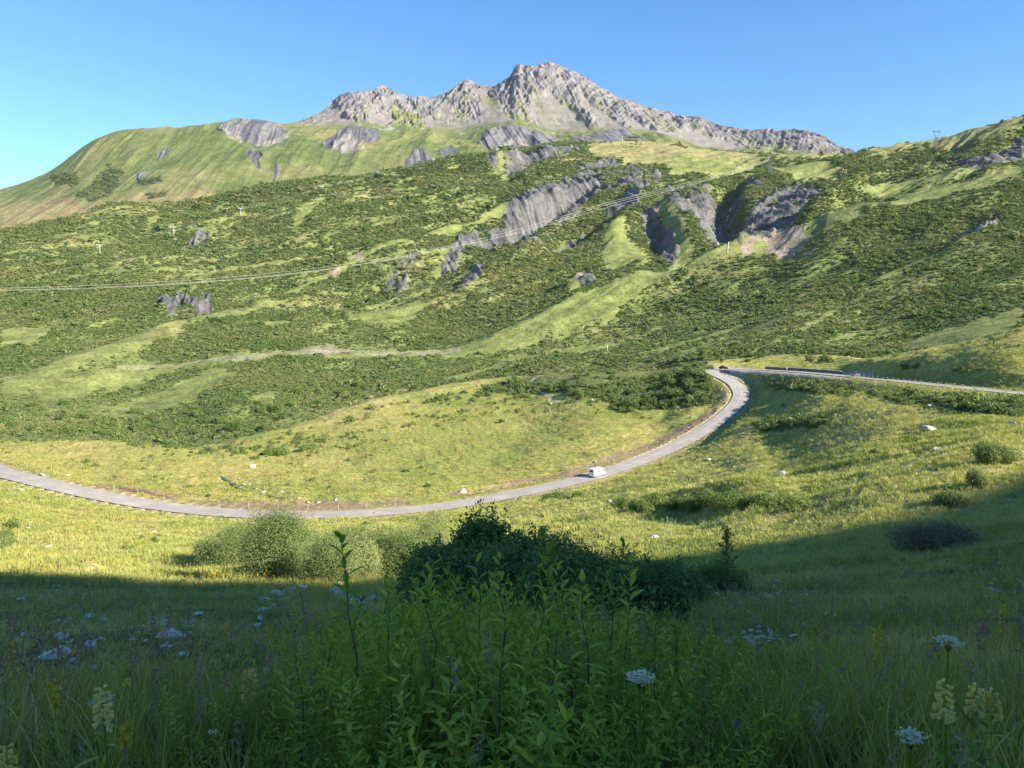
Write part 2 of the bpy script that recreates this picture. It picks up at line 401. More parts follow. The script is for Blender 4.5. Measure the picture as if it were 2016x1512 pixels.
# relief runs down to the left: stretch the noise along the fall line
ca, sa = cos(R(38)), sin(R(38))
al, ac = x*ca + y*sa, -x*sa + y*ca
wx = 30*fbm(x/160, y/160, 2, 11)
HS.Z += fade * (14*far + 4) * (0.9*fbm(x/240, y/240, 3, 5) + 0.75*ridged((ac+wx)/120, al/420, 3, 6) + 0.30*ridged((ac+wx)/42, al/150, 3, 7))
HS.Z += fade * (1.6*fbm(x/28, y/28, 3, 8) + 1.0*ridged(x/17, y/17, 2, 9)*far)
for line, amp, a, b in [
    ([(880,705),(1000,668),(1120,628),(1220,595),(1380,545),(1500,490),(1640,458),(1800,420),(1900,395)], 20, 40, 70),   # great grassy spur
    ([(1240,585),(1330,545),(1400,505),(1440,492),(1500,470),(1560,450)], -22, 40, 30),                                             # ravine behind it
    ([(1425,480),(1432,440),(1425,400),(1440,375),(1475,340)], -44, 24, 24),                                                        # waterfall gully
    ([(1545,455),(1590,425),(1640,400),(1700,390)], -26, 22, 18), ([(1570,462),(1625,432),(1680,405),(1740,395)], 26, 26, 20),
    ([(1370,505),(1350,460),(1320,420),(1295,385)], 16, 22, 26), ([(1310,510),(1290,460),(1265,425)], -22, 16, 16),
    ([(1205,520),(1215,460),(1250,410),(1290,375)], 20, 30, 24), ([(1060,530),(1120,480),(1200,440),(1270,400)], -16, 24, 24),
    ([(560,578),(700,528),(840,488),(980,430),(1090,386),(1180,340)], 12, 24, 40), ([(600,560),(720,515),(860,470),(960,425),(1080,370)], -8, 22, 22),
    ([(860,545),(930,510),(1010,470),(1090,420),(1200,350)], -20, 26, 20), ([(1010,480),(1060,450),(1110,425),(1180,405),(1250,385)], 13, 14, 16), ([(1000,440),(1060,415),(1130,385),(1230,345)], 12, 16, 14), ([(900,520),(960,490),(1010,462)], 9, 12, 12),
    ([(880,590),(960,550),(1060,500),(1130,462)], 12, 24, 24),
    ([(0,780),(140,738),(300,690),(440,640),(560,582)], 9, 24, 34), ([(430,612),(500,575),(600,540)], -10, 20, 20),
    ([(1480,690),(1600,600),(1720,560),(1860,500),(2016,470),(2150,440)], 7, 26, 26), ([(1740,585),(1860,560),(1960,520),(2100,480)], -6, 22, 22),
    ([(1850,478),(1890,460),(1950,430)], -12, 20, 16),
    ([(1860,340),(1960,305),(2060,285)], -16, 40, 30),
    ([(1000,350),(1040,325),(1100,300)], -16, 30, 24), ([(920,350),(980,335),(1020,305)], 10, 22, 22),
    ([(0,800),(200,770),(420,700)], -5, 24, 24), ([(150,850),(340,850),(520,800),(760,740)], -7, 22, 22),
    ([(1110,590),(1130,570),(1160,545)], 9, 18, 18)]:
    HS.lift(line, amp, a, b)
HS.Z -= 1.2*sstep(1.0, 0.0, HS.srow)
HS.finish()

# ---- mountain: green alp on the left, rock wall and scree behind
G_C = [
 [(-1300,640,1800),(0,500,1780),(500,410,1950),(1000,335,2200),(1400,335,2300),(1750,340,2300),(3300,345,2300)],
 [(-1300,540,2250),(0,425,2200),(300,345,2300),(600,305,2450),(900,285,2550),(1150,282,2600),(1420,306,2600),(1700,320,2600),(3300,335,2600)],
 [(-1300,520,2700),(0,376,2650),(80,349,2650),(200,273,2700),(260,258,2700),(340,255,2700),(440,246,2700),(500,242,2760),(580,250,2800),(700,250,2850),(800,258,2880),(900,258,2880),(1000,246,2850),(1100,262,2850),(1200,256,2820),(1300,270,2800),(1420,299,2800),(1560,304,2800),(1700,314,2800),(3300,338,2800)],
 [(-1300,517,2750),(0,373.5,2720),(80,346.5,2720),(200,270,2770),(260,254.5,2770),(340,251.5,2770),(440,242.5,2780),(470,236,2800),(520,238,2850),(560,243,2880),(595,238,3000),(625,225,3060),(657,202,3150),(675,189,3160),(734,181,3200),(754,170,3240),(785,184,3240),(817,191,3250),(848,191,3280),(893,174,3340),(921,158,3380),(942,167,3380),(970,169,3400),(987,163,3400),(1004,152,3420),(1014,134,3430),(1022,126,3440),(1031,133,3450),(1039,133,3450),(1053,133,3460),(1064,127,3470),(1077,125,3480),(1102,132,3480),(1150,157,3460),(1195,183,3440),(1260,207,3400),(1300,222,3370),(1343,234,3340),(1371,235,3330),(1430,250,3300),(1482,259,3280),(1551,259,3260),(1586,261,3250),(1621,279,3230),(1656,294,3210),(1690,306,3200),(1720,312,3200),(3300,335,3200)],
 [(-1300,600,2950),(0,440,2950),(500,330,3100),(1000,260,3700),(1300,300,3600),(1700,360,3400),(3300,380,3400)],
]
GS = Sheet(G_C, [70, 120, 150, 6])
x, y = GS.X, GS.Y
rock = sstep(2.0, 2.25, GS.srow) * sstep(560, 640, GS.px) * sstep(1750, 1690, GS.px)
edge = 1 - sstep(2.86, 3.0, GS.srow)*0.55
g = 1 - rock
wz = 60*fbm(x/500, y/500, 2, 21)
foot = sstep(0, 1, GS.srow)
GS.Z += foot*(1-sstep(1.7, 2.0, GS.srow)*(1-0.35))*g*(10*fbm(x/260, y/260, 4, 22) + (9+11*sstep(150, 420, GS.px))*ridged((x+wz)/190, y/700, 3, 23) + 6*ridged((x+wz)/60, y/260, 3, 24))
cr = 17*ridged((x+0.35*y+wz)/140, GS.Z/420, 4, 25) + 11*ridged((x-0.4*y+.3*wz)/38, GS.Z/140, 4, 26) + 7.5*ridged((x+.2*GS.Z)/12, GS.Z/40, 3, 27)
scree_n = fbm(x/90, y/160, 3, 28)
# ---- rock / scree split on the wall (scree aprons keep smooth)
SCREE = [[(1085,182),(1110,205),(1135,225),(1165,250),(1170,275),(1090,268),(1050,240),(1030,210),(1050,195)],
         [(845,232),(900,235),(990,232),(1010,240),(960,255),(880,268),(830,268)],
         [(600,240),(640,232),(700,235),(730,250),(700,262),(600,255)],
         [(1300,265),(1345,252),(1420,275),(1480,292),(1420,300),(1330,285)],
         [(735,225),(765,215),(780,240),(760,255),(730,245)], [(935,178),(985,200),(1010,242),(930,242),(945,210)], [(880,192),(900,236),(855,236)], [(1140,178),(1180,212),(1245,262),(1185,258),(1150,215)], [(1225,222),(1290,262),(1245,264)], [(640,208),(690,216),(680,240),(612,242)]]
wpx = GS.px + 9*fbm(GS.px/22, GS.py/16, 3, 30); wpy = GS.py + 7*fbm(GS.px/20+9, GS.py/14, 3, 31)
scree = np.zeros(GS.shape)
for p in SCREE: scree = np.maximum(scree, sstep(4, -6, polysdf(wpx, wpy, p)))
amp = rock*edge*(1-0.88*scree)
GS.Z += amp*cr*0.55; GS.Y -= amp*cr*1.15
GS.finish()
# ================================================================== GROUND COVER (what grows or lies where, and shade painted under the near plants)
GR_DRY = (.36,.31,.11); GR_LUSH = (.17,.21,.050); GR_MID = (.26,.265,.075); DIRT = (.23,.16,.115); SLATE = (.088,.087,.086); SLATE_L = (.128,.126,.122); BEIGE = (.27,.22,.16); SCRUB_G = (.095,.115,.042); TAN=(.30,.245,.12)
def cover_masks(sh, polys, warp, feather, seed, grow=0.0):
    wx = sh.px + warp*fbm(sh.px/(warp*2.2), sh.py/(warp*1.5), 3, seed) ; wy = sh.py + .6*warp*fbm(sh.px/(warp*2.2)+7, sh.py/(warp*1.5)-3, 3, seed+1)
    out = np.zeros(sh.shape)
    for p in polys:
        P = np.array(p); x0, y0 = P.min(0)-40; x1, y1 = P.max(0)+40
        m = (sh.px > x0) & (sh.px < x1) & (sh.py > y0) & (sh.py < y1)
        if m.any():
            v = sstep(feather, -feather, polysdf(wx[m], wy[m], p) - grow)
            out[m] = np.maximum(out[m], v)
    return out
def stripe_mask(sh, lines, seed, warp=5):
    wx = sh.px + warp*fbm(sh.px/14, sh.py/10, 3, seed); wy = sh.py + .6*warp*fbm(sh.px/14+5, sh.py/10, 3, seed+1)
    out = np.zeros(sh.shape)
    for line, hw in lines:
        P = np.array(line, float); x0, y0 = P.min(0)-3*hw-20; x1, y1 = P.max(0)+3*hw+20
        m = (sh.px > x0) & (sh.px < x1) & (sh.py > y0) & (sh.py < y1)
        if m.any():
            d, fr = linedist(wx[m], wy[m], P)
            out[m] = np.maximum(out[m], sstep(hw*1.25, hw*.6, d))
    return out
# ---------------- hillside
H_GRASS = [
 [(1150,282),(1300,278),(1420,298),(1550,306),(1690,311),(1800,292),(1906,267),(2016,236),(2016,262),(1900,300),(1800,318),(1740,330),(1690,322),(1640,330),(1560,322),(1500,318),(1470,335),(1400,345),(1330,342),(1290,325),(1180,318),(1160,300)],
 [(1510,330),(1600,328),(1660,345),(1650,370),(1580,378),(1530,365)],
 [(1720,378),(1860,358),(2016,318),(2016,330),(1850,385),(1760,405),(1690,410)],
 [(1000,662),(1100,632),(1200,598),(1380,540),(1500,492),(1560,478),(1640,448),(1760,400),(2016,340),(2016,368),(1820,425),(1700,458),(1600,490),(1500,520),(1400,552),(1300,590),(1200,640),(1100,668),(1000,690),(860,705),(870,690)],
 [(690,602),(760,594),(862,598),(830,612),(815,640),(770,655),(700,642),(660,622)],
 [(640,700),(800,690),(900,685),(905,692),(790,705),(690,716),(620,722)],
 [(60,770),(250,735),(420,715),(560,702),(640,690),(660,702),(500,722),(330,745),(200,770),(80,800)],
 [(0,760),(140,720),(300,672),(440,625),(530,585),(560,600),(460,650),(330,700),(180,745),(0,800)],
 [(1195,455),(1225,445),(1240,480),(1290,505),(1270,525),(1190,545),(1185,500)],
 [(1290,395),(1330,425),(1355,470),(1365,515),(1335,560),(1300,560),(1320,510),(1300,455)],
 [(1040,415),(1060,405),(1062,440),(1035,430)],
 [(870,510),(890,505),(880,545),(855,565),(845,560)],
 [(760,540),(785,520),(775,555),(765,570)],
 [(960,310),(985,320),(1000,350),(990,360),(965,340)],
 [(1290,715),(1400,668),(1500,640),(1590,628),(1600,636),(1500,668),(1410,692),(1320,722)],
 [(1740,680),(1850,650),(2016,600),(2016,650),(1850,690)],
 [(150,815),(300,780),(420,730),(470,740),(380,790),(250,830)],
 [(460,790),(520,770),(560,760),(540,785)],
 [(285,455),(312,425),(318,440),(295,465)],
 [(560,460),(600,410),(640,385),(650,390),(620,420),(590,470)],
 [(1105,470),(1130,460),(1125,490),(1100,500)],[(1115,550),(1140,548),(1142,600),(1118,600)],
 [(1690,560),(1760,540),(1840,505),(1900,480),(1905,486),(1840,520),(1770,552),(1700,572)],
 [(1600,690),(1660,660),(1760,640),(1770,646),(1670,672)],
 [(0,640),(60,640),(110,650),(60,690),(0,690)], [(480,650),(560,640),(600,655),(540,668)],
]
H_STRIPE = [([(560,578),(700,528),(840,489),(1000,424),(1090,388),(1120,372)], 6), ([(330,560),(460,535),(700,508)], 4), ([(1000,640),(1180,590),(1300,560)], 3),
 ([(1480,700),(1600,650),(1700,600)], 3), ([(1620,640),(1680,592),(1700,586)], 3), ([(900,745),(1010,700),(1200,668)], 5), ([(780,775),(900,735),(1000,715)], 4), ([(380,640),(520,600)], 4),
 ([(860,540),(900,505),(925,480)], 5), ([(30,420+40),(200,408)], 2), ([(100,560),(250,545),(430,515)], 3), ([(1240,700),(1340,675),(1460,640)], 5), ([(1900,345),(2016,318)], 4),([(1860,400),(2016,350)],5)]
H_SLATE = [
 [(985,450),(1000,425),(1050,395),(1110,372),(1180,345),(1240,330),(1292,340),(1300,352),(1262,375),(1215,385),(1160,402),(1128,425),(1075,440),(1062,455),(1005,470),(950,490),(912,512),(885,545),(872,545),(885,505),(925,478)],
 [(1305,402),(1345,385),(1395,385),(1420,400),(1443,430),(1440,458),(1428,490),(1400,480),(1368,455),(1338,430)],
 [(1425,390),(1470,375),(1500,372),(1470,400),(1440,412)],
 [(1436,472),(1455,440),(1490,412),(1550,388),(1622,380),(1612,410),(1582,432),(1556,460),(1526,478),(1482,492),(1438,508)], [(1395,480),(1430,492),(1438,510),(1405,500)],
 [(1262,425),(1285,430),(1310,455),(1330,495),(1328,515),(1305,512),(1285,470)],
 [(318,598),(338,602),(350,588),(372,584),(384,598),(402,605),(404,620),(378,626),(362,640),(345,642),(338,628),(326,618)], [(398,575),(412,582),(422,610),(405,612)],
 [(1143,550),(1162,556),(1168,588),(1146,592)],
 [(1000,325),(1050,305),(1100,290),(1135,288),(1110,312),(1050,322),(1010,345)], [(950,320),(965,312),(975,340),(962,335)], [(1150,330),(1195,318),(1215,325),(1150,345)],
 [(882,572),(920,560),(955,545),(945,565),(905,580)], [(772,565),(790,530),(818,508),(800,545)],
 [(372,478),(398,455),(392,476),(350,492)],
 [(1870,335),(1930,315),(2016,285),(2016,320),(1940,338),(1880,345)], [(1880,475),(1925,445),(1970,430),(1960,455),(1900,482)],
 [(1068,502),(1110,478),(1150,452),(1140,470),(1090,500)], [(1010,510),(1050,480),(1080,470),(1060,495),(1020,515)],
 [(1185,430),(1240,400),(1275,385),(1280,398),(1235,425)]]
H_BEIGE = [[(1500,500),(1530,482),(1580,472),(1592,490),(1560,510),(1515,512)], [(1460,520),(1480,500),(1500,495),(1480,515),(1462,530)], [(615,700),(650,690),(668,700),(640,708)], [(1128,548),(1146,552),(1146,572),(1130,572)],
 [(690,520),(712,515),(715,525),(700,530)], [(650,540),(672,535),(665,552)], [(255,460),(266,458),(262,472)], [(338,452),(352,464),(345,470)], [(250,530),(264,532),(258,538)]]
H_TRACK = [([(230,742),(300,732),(380,722),(480,718),(560,708),(620,700),(700,698),(800,694),(905,686)], 3.2), ([(0,760),(40,752)], 3), ([(600,702),(655,696)], 7)]
h_grass = np.maximum(cover_masks(HS, H_GRASS, 10, 6, 40), stripe_mask(HS, H_STRIPE, 42))
h_slate = cover_masks(HS, H_SLATE, 19, 5.0, 44, 3.5)*(1-np.where(HS.px > 1290, .35, .75)*sstep(.27, .38, fbm(HS.X/38, HS.Y/60, 5, 49)))
h_beige = cover_masks(HS, H_BEIGE, 5, 2, 46)
h_track = stripe_mask(HS, H_TRACK, 48, 2)
x, y = HS.X, HS.Y
n1 = fbm(x/70, y/90, 4, 50); n2 = fbm(x/22, y/30, 3, 51)
gap = sstep(.03, .27, n1 + .55*n2 + .16*sstep(900, 420, y) - 0.02)                # irregular glades in the scrub
low = sstep(720, 480, y)*sstep(1100, 400, HS.px)
gap = np.maximum(gap, low*sstep(-.12, .18, n1+.5*n2))
h_open = np.clip(np.maximum(h_grass, gap*.85), 0, 1)
crestg = sstep(5.2, 5.9, HS.srow)*sstep(1130, 1200, HS.px)
h_open = np.maximum(h_open, crestg)
h_bare = np.clip(h_slate + h_beige + h_track, 0, 1)
HSCRUB = np.clip(1 - h_open, 0, 1)*(1-h_bare)
col = HS.col
ng = fbm(x/45, y/45, 4, 53)
mix(col, (.165,.19,.062), np.ones(HS.shape)); mix(col, (.125,.165,.048), sstep(-.1, .5, ng)); mix(col, (.22,.205,.08), sstep(.05, .5, -ng)*.8)
mix(col, (.19,.212,.066), h_grass*.6); mix(col, (.145,.175,.052), h_grass*sstep(0, .45, fbm(x/35, y/50, 4, 52))*.6); mix(col, (.215,.185,.085), h_grass*sstep(360, 300, HS.py)*sstep(-.35, .25, fbm(x/90, y/45, 4, 39))*.85); mix(col, (.15,.175,.055), sstep(-.1, .4, fbm(x/24, y/30, 3, 58))*.5)
mix(col, TAN, crestg*sstep(-.3, .3, fbm(x/120, y/40, 3, 54))*.8)
mix(col, SCRUB_G, HSCRUB*.6)
mix(col, (.16,.105,.05), HSCRUB*sstep(.22, .45, fbm(x/60+40, y/60, 3, 55))*.5)
sl = fbm(x/14, (y+HS.Z)/60, 4, 56)
st_ = ridged((x+.35*y+7*fbm(x/30, y/40, 2, 47))/8.5, y/150, 3, 45); mix(col, SLATE, h_slate); mix(col, (.150,.147,.140), h_slate*sstep(.05, .6, st_)*.9); mix(col, (.042,.043,.046), h_slate*sstep(.0, .5, -st_)*.9); mix(col, SLATE_L, h_slate*sstep(-.05, .45, sl)); mix(col, (.065,.066,.075), h_slate*sstep(.05, .4, -sl)*.8)
mix(col, BEIGE, h_beige); mix(col, (.29,.265,.21), h_track*.42)
HS.Z += h_slate*(9.0*ridged((x+.35*y)/19, y/170, 3, 57) + 2.5*ridged((x+.2*y)/7, y/30, 3, 59)) 
HS.finish()
# ---------------- mountain
G_SLATE = [[(432,268),(452,245),(480,234),(530,238),(572,258),(545,275),(515,296),(500,297),(470,282)],
 [(630,288),(655,265),(682,250),(722,253),(748,265),(735,285),(700,302),(672,305),(660,292),(642,300)],
 [(940,285),(955,262),(985,248),(1010,244),(1050,258),(1085,268),(1112,275),(1060,292),(1000,302),(960,296)],
 [(1112,275),(1160,264),(1185,256),(1212,249),(1235,254),(1248,270),(1200,280),(1150,282)],
 [(484,302),(508,310),(522,338),(505,340)], [(798,310),(815,300),(845,303),(842,322),(805,328)], [(548,330),(552,345),(540,360),(535,350)], [(865,300),(890,290),(900,305),(870,310)],
 [(272,345),(288,338),(292,352),(275,360)], [(312,310),(330,298),(335,305),(318,318)], [(510,236),(530,234),(545,242),(520,242)]]
G_TONGUE = [[(768,205),(800,222),(838,232),(836,262),(790,266),(775,245)], [(985,216),(1012,222),(1040,246),(1052,258),(1030,252),(1000,238)], [(640,270),(700,262),(780,262),(900,262),(900,275),(780,280)], [(1255,262),(1280,262),(1330,282),(1290,282)], [(930,255),(960,245),(975,250),(940,268)], [(935,190),(965,188),(985,215),(960,212)]]
G_SCRUB = [[(215,330),(240,335),(232,360),(215,385),(150,395),(170,370)], [(100,345),(150,345),(150,362),(110,365)], [(275,362),(320,352),(315,368),(270,370)], [(290,382),(330,380),(325,390),(285,392)]]
G_TAN = [[(0,405),(60,395),(160,398),(250,392),(340,385),(420,375),(420,395),(200,430),(0,470)]]
x, y = GS.X, GS.Y
col = GS.col
ng = fbm(x/150, y/150, 4, 60); nf = fbm(x/40, y/60, 4, 61)
mix(col, (.135,.155,.050), np.ones(GS.shape)); mix(col, (.095,.125,.040), sstep(-.1, .5, ng+.4*nf)); mix(col, (.19,.18,.075), sstep(.05, .5, -ng+.3*nf)*.7)
mix(col, (.25,.20,.10), cover_masks(GS, G_TAN, 8, 10, 62)*.75)
mix(col, (.20,.12,.08), cover_masks(GS, [[(90,398),(150,395),(150,404),(90,406)]], 4, 2, 63)*.7)
spots = sstep(.42, .62, fbm(x/26, y/34, 3, 64) + .25*ng)*sstep(1.2, 1.9, GS.srow)*sstep(520, 640, GS.px)
mix(col, (.30,.285,.25), spots*.6)
g_scrub = cover_masks(GS, G_SCRUB, 9, 3, 65); mix(col, (.035,.055,.028), g_scrub*.85)
g_slate = cover_masks(GS, G_SLATE, 11, 2.0, 66); ss = ridged((x+.35*GS.Z)/19, GS.Z/260, 3, 67)
mix(col, (.085,.085,.10), g_slate); mix(col, (.165,.16,.165), g_slate*sstep(-.1, .6, ss))
pale = cover_masks(GS, [[(650,300),(690,262),(720,300),(700,306)], [(505,290),(560,262),(570,270),(520,296)], [(440,270),(470,275),(480,290),(455,285)], [(975,298),(1010,275),(1050,290)]], 6, 3, 68)
mix(col, (.26,.235,.20), pale*.7)
tong = cover_masks(GS, G_TONGUE, 10, 4, 69)
rk = rock*(1-tong*.85)
rn = fbm(x/30, GS.Z/45, 4, 70)
mix(col, (.172,.165,.17), rk); mix(col, (.12,.117,.125), rk*sstep(.0, .4, rn)*(1-scree)); mix(col, (.188,.17,.167), rk*sstep(.05, .5, -rn)*.8)
mix(col, (.205,.186,.174), rk*scree*.9)
mix(col, (.16,.17,.075), rk*sstep(.05, .3, fbm((x+.3*GS.Z)/60, GS.Z/160, 4, 71))*sstep(2.85, 2.25, GS.srow)*.8*(1-.6*scree))
GS.Y -= g_slate*13*ss
GS.finish()
# ---------------- meadow
M_LUSH = [[(0,955),(80,965),(200,1000),(260,1010),(120,1015),(0,1005)], [(1480,730),(1700,745),(1600,790),(1500,800)], [(1160,1000),(1220,960),(1700,930),(1720,1000),(1600,1015),(1240,1010)], [(620,880),(900,840),(1150,860),(1150,900),(900,930)]]
M_DRY = [[(0,870),(340,885),(420,905),(400,960),(200,950),(0,915)], [(1000,1010),(1200,1000),(1300,1030),(1700,1030),(1640,1065),(1250,1085),(1050,1060)], [(1390,900),(1700,850),(1900,860),(1900,880),(1700,890),(1400,930)], [(0,1060),(350,1040),(480,1060),(400,1140),(0,1120)], [(1750,690),(1830,700),(2016,660),(2016,720),(1850,720)], [(900,960),(1100,940),(1100,950),(950,990)], [(430,890),(700,870),(700,960),(470,950)], [(1800,880),(2016,880),(2016,975),(1950,930)]]
M_DIRT = [([(190,964),(235,970),(290,974),(345,984)], 9), ([(375,998),(450,999),(560,998),(700,996),(800,990)], 8.5), ([(1110,940),(1200,905),(1280,885),(1330,862)], 8), ([(1330,862),(1370,840),(1405,815)], 11), ([(880,975),(960,962),(1060,945),(1130,935)], 5), ([(1430,778),(1418,800)], 6)]
M_PATH = [([(1045,752),(1060,768),(1085,785),(1105,797)], 3.5), ([(1040,757),(1060,740),(1110,722)], 2.5), ([(1340,700),(1560,660)], 2)]
m_scrub = cover_masks(MS, [[(930,790),(1000,745),(1100,735),(1300,720),(1420,720),(1420,790),(1340,800),(1210,810),(1200,790),(1100,770),(950,780)], [(1500,748),(1570,748),(1680,760),(1680,775),(1570,772),(1510,762)], [(1700,765),(1850,775),(2016,790),(2016,825),(1880,810),(1740,785)], [(1480,840),(1560,828),(1630,822),(1640,835),(1500,852)]], 8, 4, 80)
m_lush = cover_masks(MS, M_LUSH, 12, 12, 82); m_dry = cover_masks(MS, M_DRY, 14, 14, 84); m_dirt = stripe_mask(MS, M_DIRT, 86, 4); m_path = stripe_mask(MS, M_PATH, 88, 2)
x, y = MS.X, MS.Y
col = MS.col
n1 = fbm(x/26, y/40, 4, 90); n2 = fbm(x/6, y/9, 4, 91); n3 = ridged(x/14+y/30, y/12, 3, 92)
mix(col, GR_MID, np.ones(MS.shape)); mix(col, GR_LUSH, sstep(-.1, .5, n1+.4*n2)*.8); mix(col, GR_DRY, sstep(.0, .5, -n1+.35*n2)*.9)
mix(col, (.15,.165,.05), sstep(.25, .6, ridged(x/34+y/40, y/6.5-x/60, 3, 14))*sstep(60, 120, y)*.32); mix(col, (.14,.15,.05), sstep(.2, .5, fbm(x/3.5, y/6, 3, 94))*sstep(60, 120, y)*.28); mix(col, GR_LUSH, m_lush*.6); mix(col, GR_DRY, m_dry*(.45+.3*n2))
mix(col, (.30,.22,.08), sstep(.25, .55, n3)*sstep(50, 90, y)*.35)
mix(col, SCRUB_G, m_scrub*.7)
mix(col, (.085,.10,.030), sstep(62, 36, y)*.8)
mix(col, (.035,.036,.018), sstep(20, 8, y)*.85)  # dark soil close to the camera, shade beneath the plants painted into its colour
mix(col, DIRT, m_dirt*(.75+.25*n2)); mix(col, (.15,.09,.07), cover_masks(MS, [[(188,958),(300,970),(345,984),(300,984),(225,974)]], 5, 2, 93)*.9); mix(col, (.42,.36,.26), m_path*.8)
mix(col, (.33,.27,.17), sstep(5.6, 4.0, RD)*.7); mix(col, (.36,.325,.27), sstep(9.5, 7.0, RD)*(MS.px > 1400)*(MS.px < 1720)*(MS.Y > 240)*(MS.py < 752)*.9)
m_bare = np.clip(m_dirt + m_path + sstep(4.6, 3.9, RD) + sstep(9.5, 7.0, RD)*(MS.px > 1400)*(MS.px < 1720)*(MS.Y > 240)*(MS.py < 752), 0, 1)
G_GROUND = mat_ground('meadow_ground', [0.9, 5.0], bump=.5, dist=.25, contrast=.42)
G_HILL = mat_ground('hillside_ground', [0.06, 0.35], bump=.6, dist=2.0, contrast=.38)
G_MOUNT = mat_ground('mountain_ground', [0.03, 0.16], bump=.7, dist=5.0, contrast=.30)
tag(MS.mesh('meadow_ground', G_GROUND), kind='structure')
tag(HS.mesh('hillside', G_HILL), kind='structure')
tag(GS.mesh('mountain', G_MOUNT), kind='structure')
SHEETS = [MS, HS, GS]
def hit(px, py):
    """the visible ground point at a pixel: walk the column from near to far"""
    j = int(np.argmin(np.abs(PXC - px)))
    best = 1e9
    for sh in SHEETS:
        col = sh.qy[:, j]
        run = np.minimum.accumulate(col)
        k = np.nonzero(run <= py)[0]
        if len(k):
            i = k[0]
            if i == 0: 
                if sh is MS: return np.array([sh.X[0, j], sh.Y[0, j], sh.Z[0, j]])
                return np.array([sh.X[0, j], sh.Y[0, j], sh.Z[0, j]])
            a, b = col[i-1], col[i]
            t = 0 if a == b else np.clip((a-py)/(a-b), 0, 1)
            p = np.array([sh.X[i-1, j]*(1-t)+sh.X[i, j]*t, sh.Y[i-1, j]*(1-t)+sh.Y[i, j]*t, sh.Z[i-1, j]*(1-t)+sh.Z[i, j]*t])
            j2 = min(max(j + (1 if px > PXC[j] else -1), 0), len(PXC)-1)
            p[0] += (px-PXC[j])/F*p[1]
            return p
    return p
# ================================================================== ROAD
def road_strip(name, off0, off1, z, mat, parent=None, i0=0, i1=None, nseg=4, dash=None):
    c = ROADC; t = np.gradient(c[:, :2], axis=0); t /= np.linalg.norm(t, axis=1)[:, None] + 1e-9
    nrm = np.stack([-t[:, 1], t[:, 0]], -1)
    i1 = i1 or len(c)
    off = np.linspace(off0, off1, nseg+1)
    V = []; Fq = []
    for i in range(i0, i1):
        for o in off:
            V.append((c[i, 0]+nrm[i, 0]*o, c[i, 1]+nrm[i, 1]*o, c[i, 2]+z+0.05*(1-abs(o)/3.2)))
    k = nseg+1
    for i in range(i1-i0-1):
        if dash and (i % dash[1]) >= dash[0]: continue
        for j in range(nseg):
            Fq.append((i*k+j, (i+1)*k+j, (i+1)*k+j+1, i*k+j+1))
    return obj(name, mesh_np(name, V, np.array(Fq), [mat], smooth=True), parent)
m, nt, out = newmat('asphalt')
ge = N(nt, 'ShaderNodeNewGeometry'); b = N(nt, 'ShaderNodeBsdfPrincipled'); b.inputs['Roughness'].default_value = .85
n1_ = N(nt, 'ShaderNodeTexNoise'); n1_.inputs['Scale'].default_value = .22; n1_.inputs['Detail'].default_value = 6
L(nt, ge.outputs['Position'], n1_.inputs['Vector'])
r_ = ramp(nt, n1_.outputs['Fac'], [(.3, (.27, .245, .215)), (.55, (.325, .295, .258)), (.72, (.385, .35, .30))])
L(nt, r_.outputs[0], b.inputs['Base Color']); L(nt, b.outputs[0], out.inputs[0])
M_ASPH = m
M_LINE = mat_plain('road_paint', (.52, .50, .46), .6, var=.1, scale=.5)
ROADO = tag(road_strip('road', -3.1, 3.1, 0.03, M_ASPH), kind='structure')
tag(road_strip('road_marking', -.10, .10, 0.075, M_LINE, nseg=1, dash=(6, 7)), kind='structure')
# ================================================================== CAMERA, SUN, SKY
cam = bpy.data.objects.new('camera', bpy.data.cameras.new('camera')); C.objects.link(cam)
cam.data.sensor_width = 36; cam.data.lens = 36*F/2016; cam.data.clip_start = .05; cam.data.clip_end = 30000
cam.rotation_euler = (pi/2 - PITCH, 0, 0); S.camera = cam
sl_ = bpy.data.lights.new('sun', 'SUN'); sl_.energy = 4.9; sl_.angle = R(.53); sl_.color = (1.0, .90, .74)
so = bpy.data.objects.new('sun', sl_); C.objects.link(so); so.location = (60, -40, 80)
so.rotation_euler = Vector(-SUN).to_track_quat('-Z', 'Y').to_euler()
W = bpy.data.worlds.new('World'); S.world = W; W.use_nodes = True
wn = W.node_tree; bg = wn.nodes['Background']
sk = wn.nodes.new('ShaderNodeTexSky'); sk.sky_type = 'NISHITA'; sk.sun_disc = False
sk.sun_elevation = SUN_EL; sk.sun_rotation = pi/2 + SUN_A; sk.altitude = 1700; sk.air_density = 1.2; sk.dust_density = .3; sk.ozone_density = 3.0
hs_ = wn.nodes.new('ShaderNodeHueSaturation'); hs_.inputs['Hue'].default_value = .502; hs_.inputs['Saturation'].default_value = 1.26; wn.links.new(sk.outputs[0], hs_.inputs['Color']); wn.links.new(hs_.outputs[0], bg.inputs[0]); bg.inputs[1].default_value = .087
S.view_settings.view_transform = 'Standard'; S.view_settings.look = 'None'; S.view_settings.gamma = 1; S.view_settings.exposure = 1.5
S.render.engine = 'CYCLES'
cy = S.cycles; cy.max_bounces = 5; cy.diffuse_bounces = 3; cy.glossy_bounces = 2; cy.transmission_bounces = 3; cy.transparent_max_bounces = 4; cy.use_denoising = True; cy.sample_clamp_indirect = 6
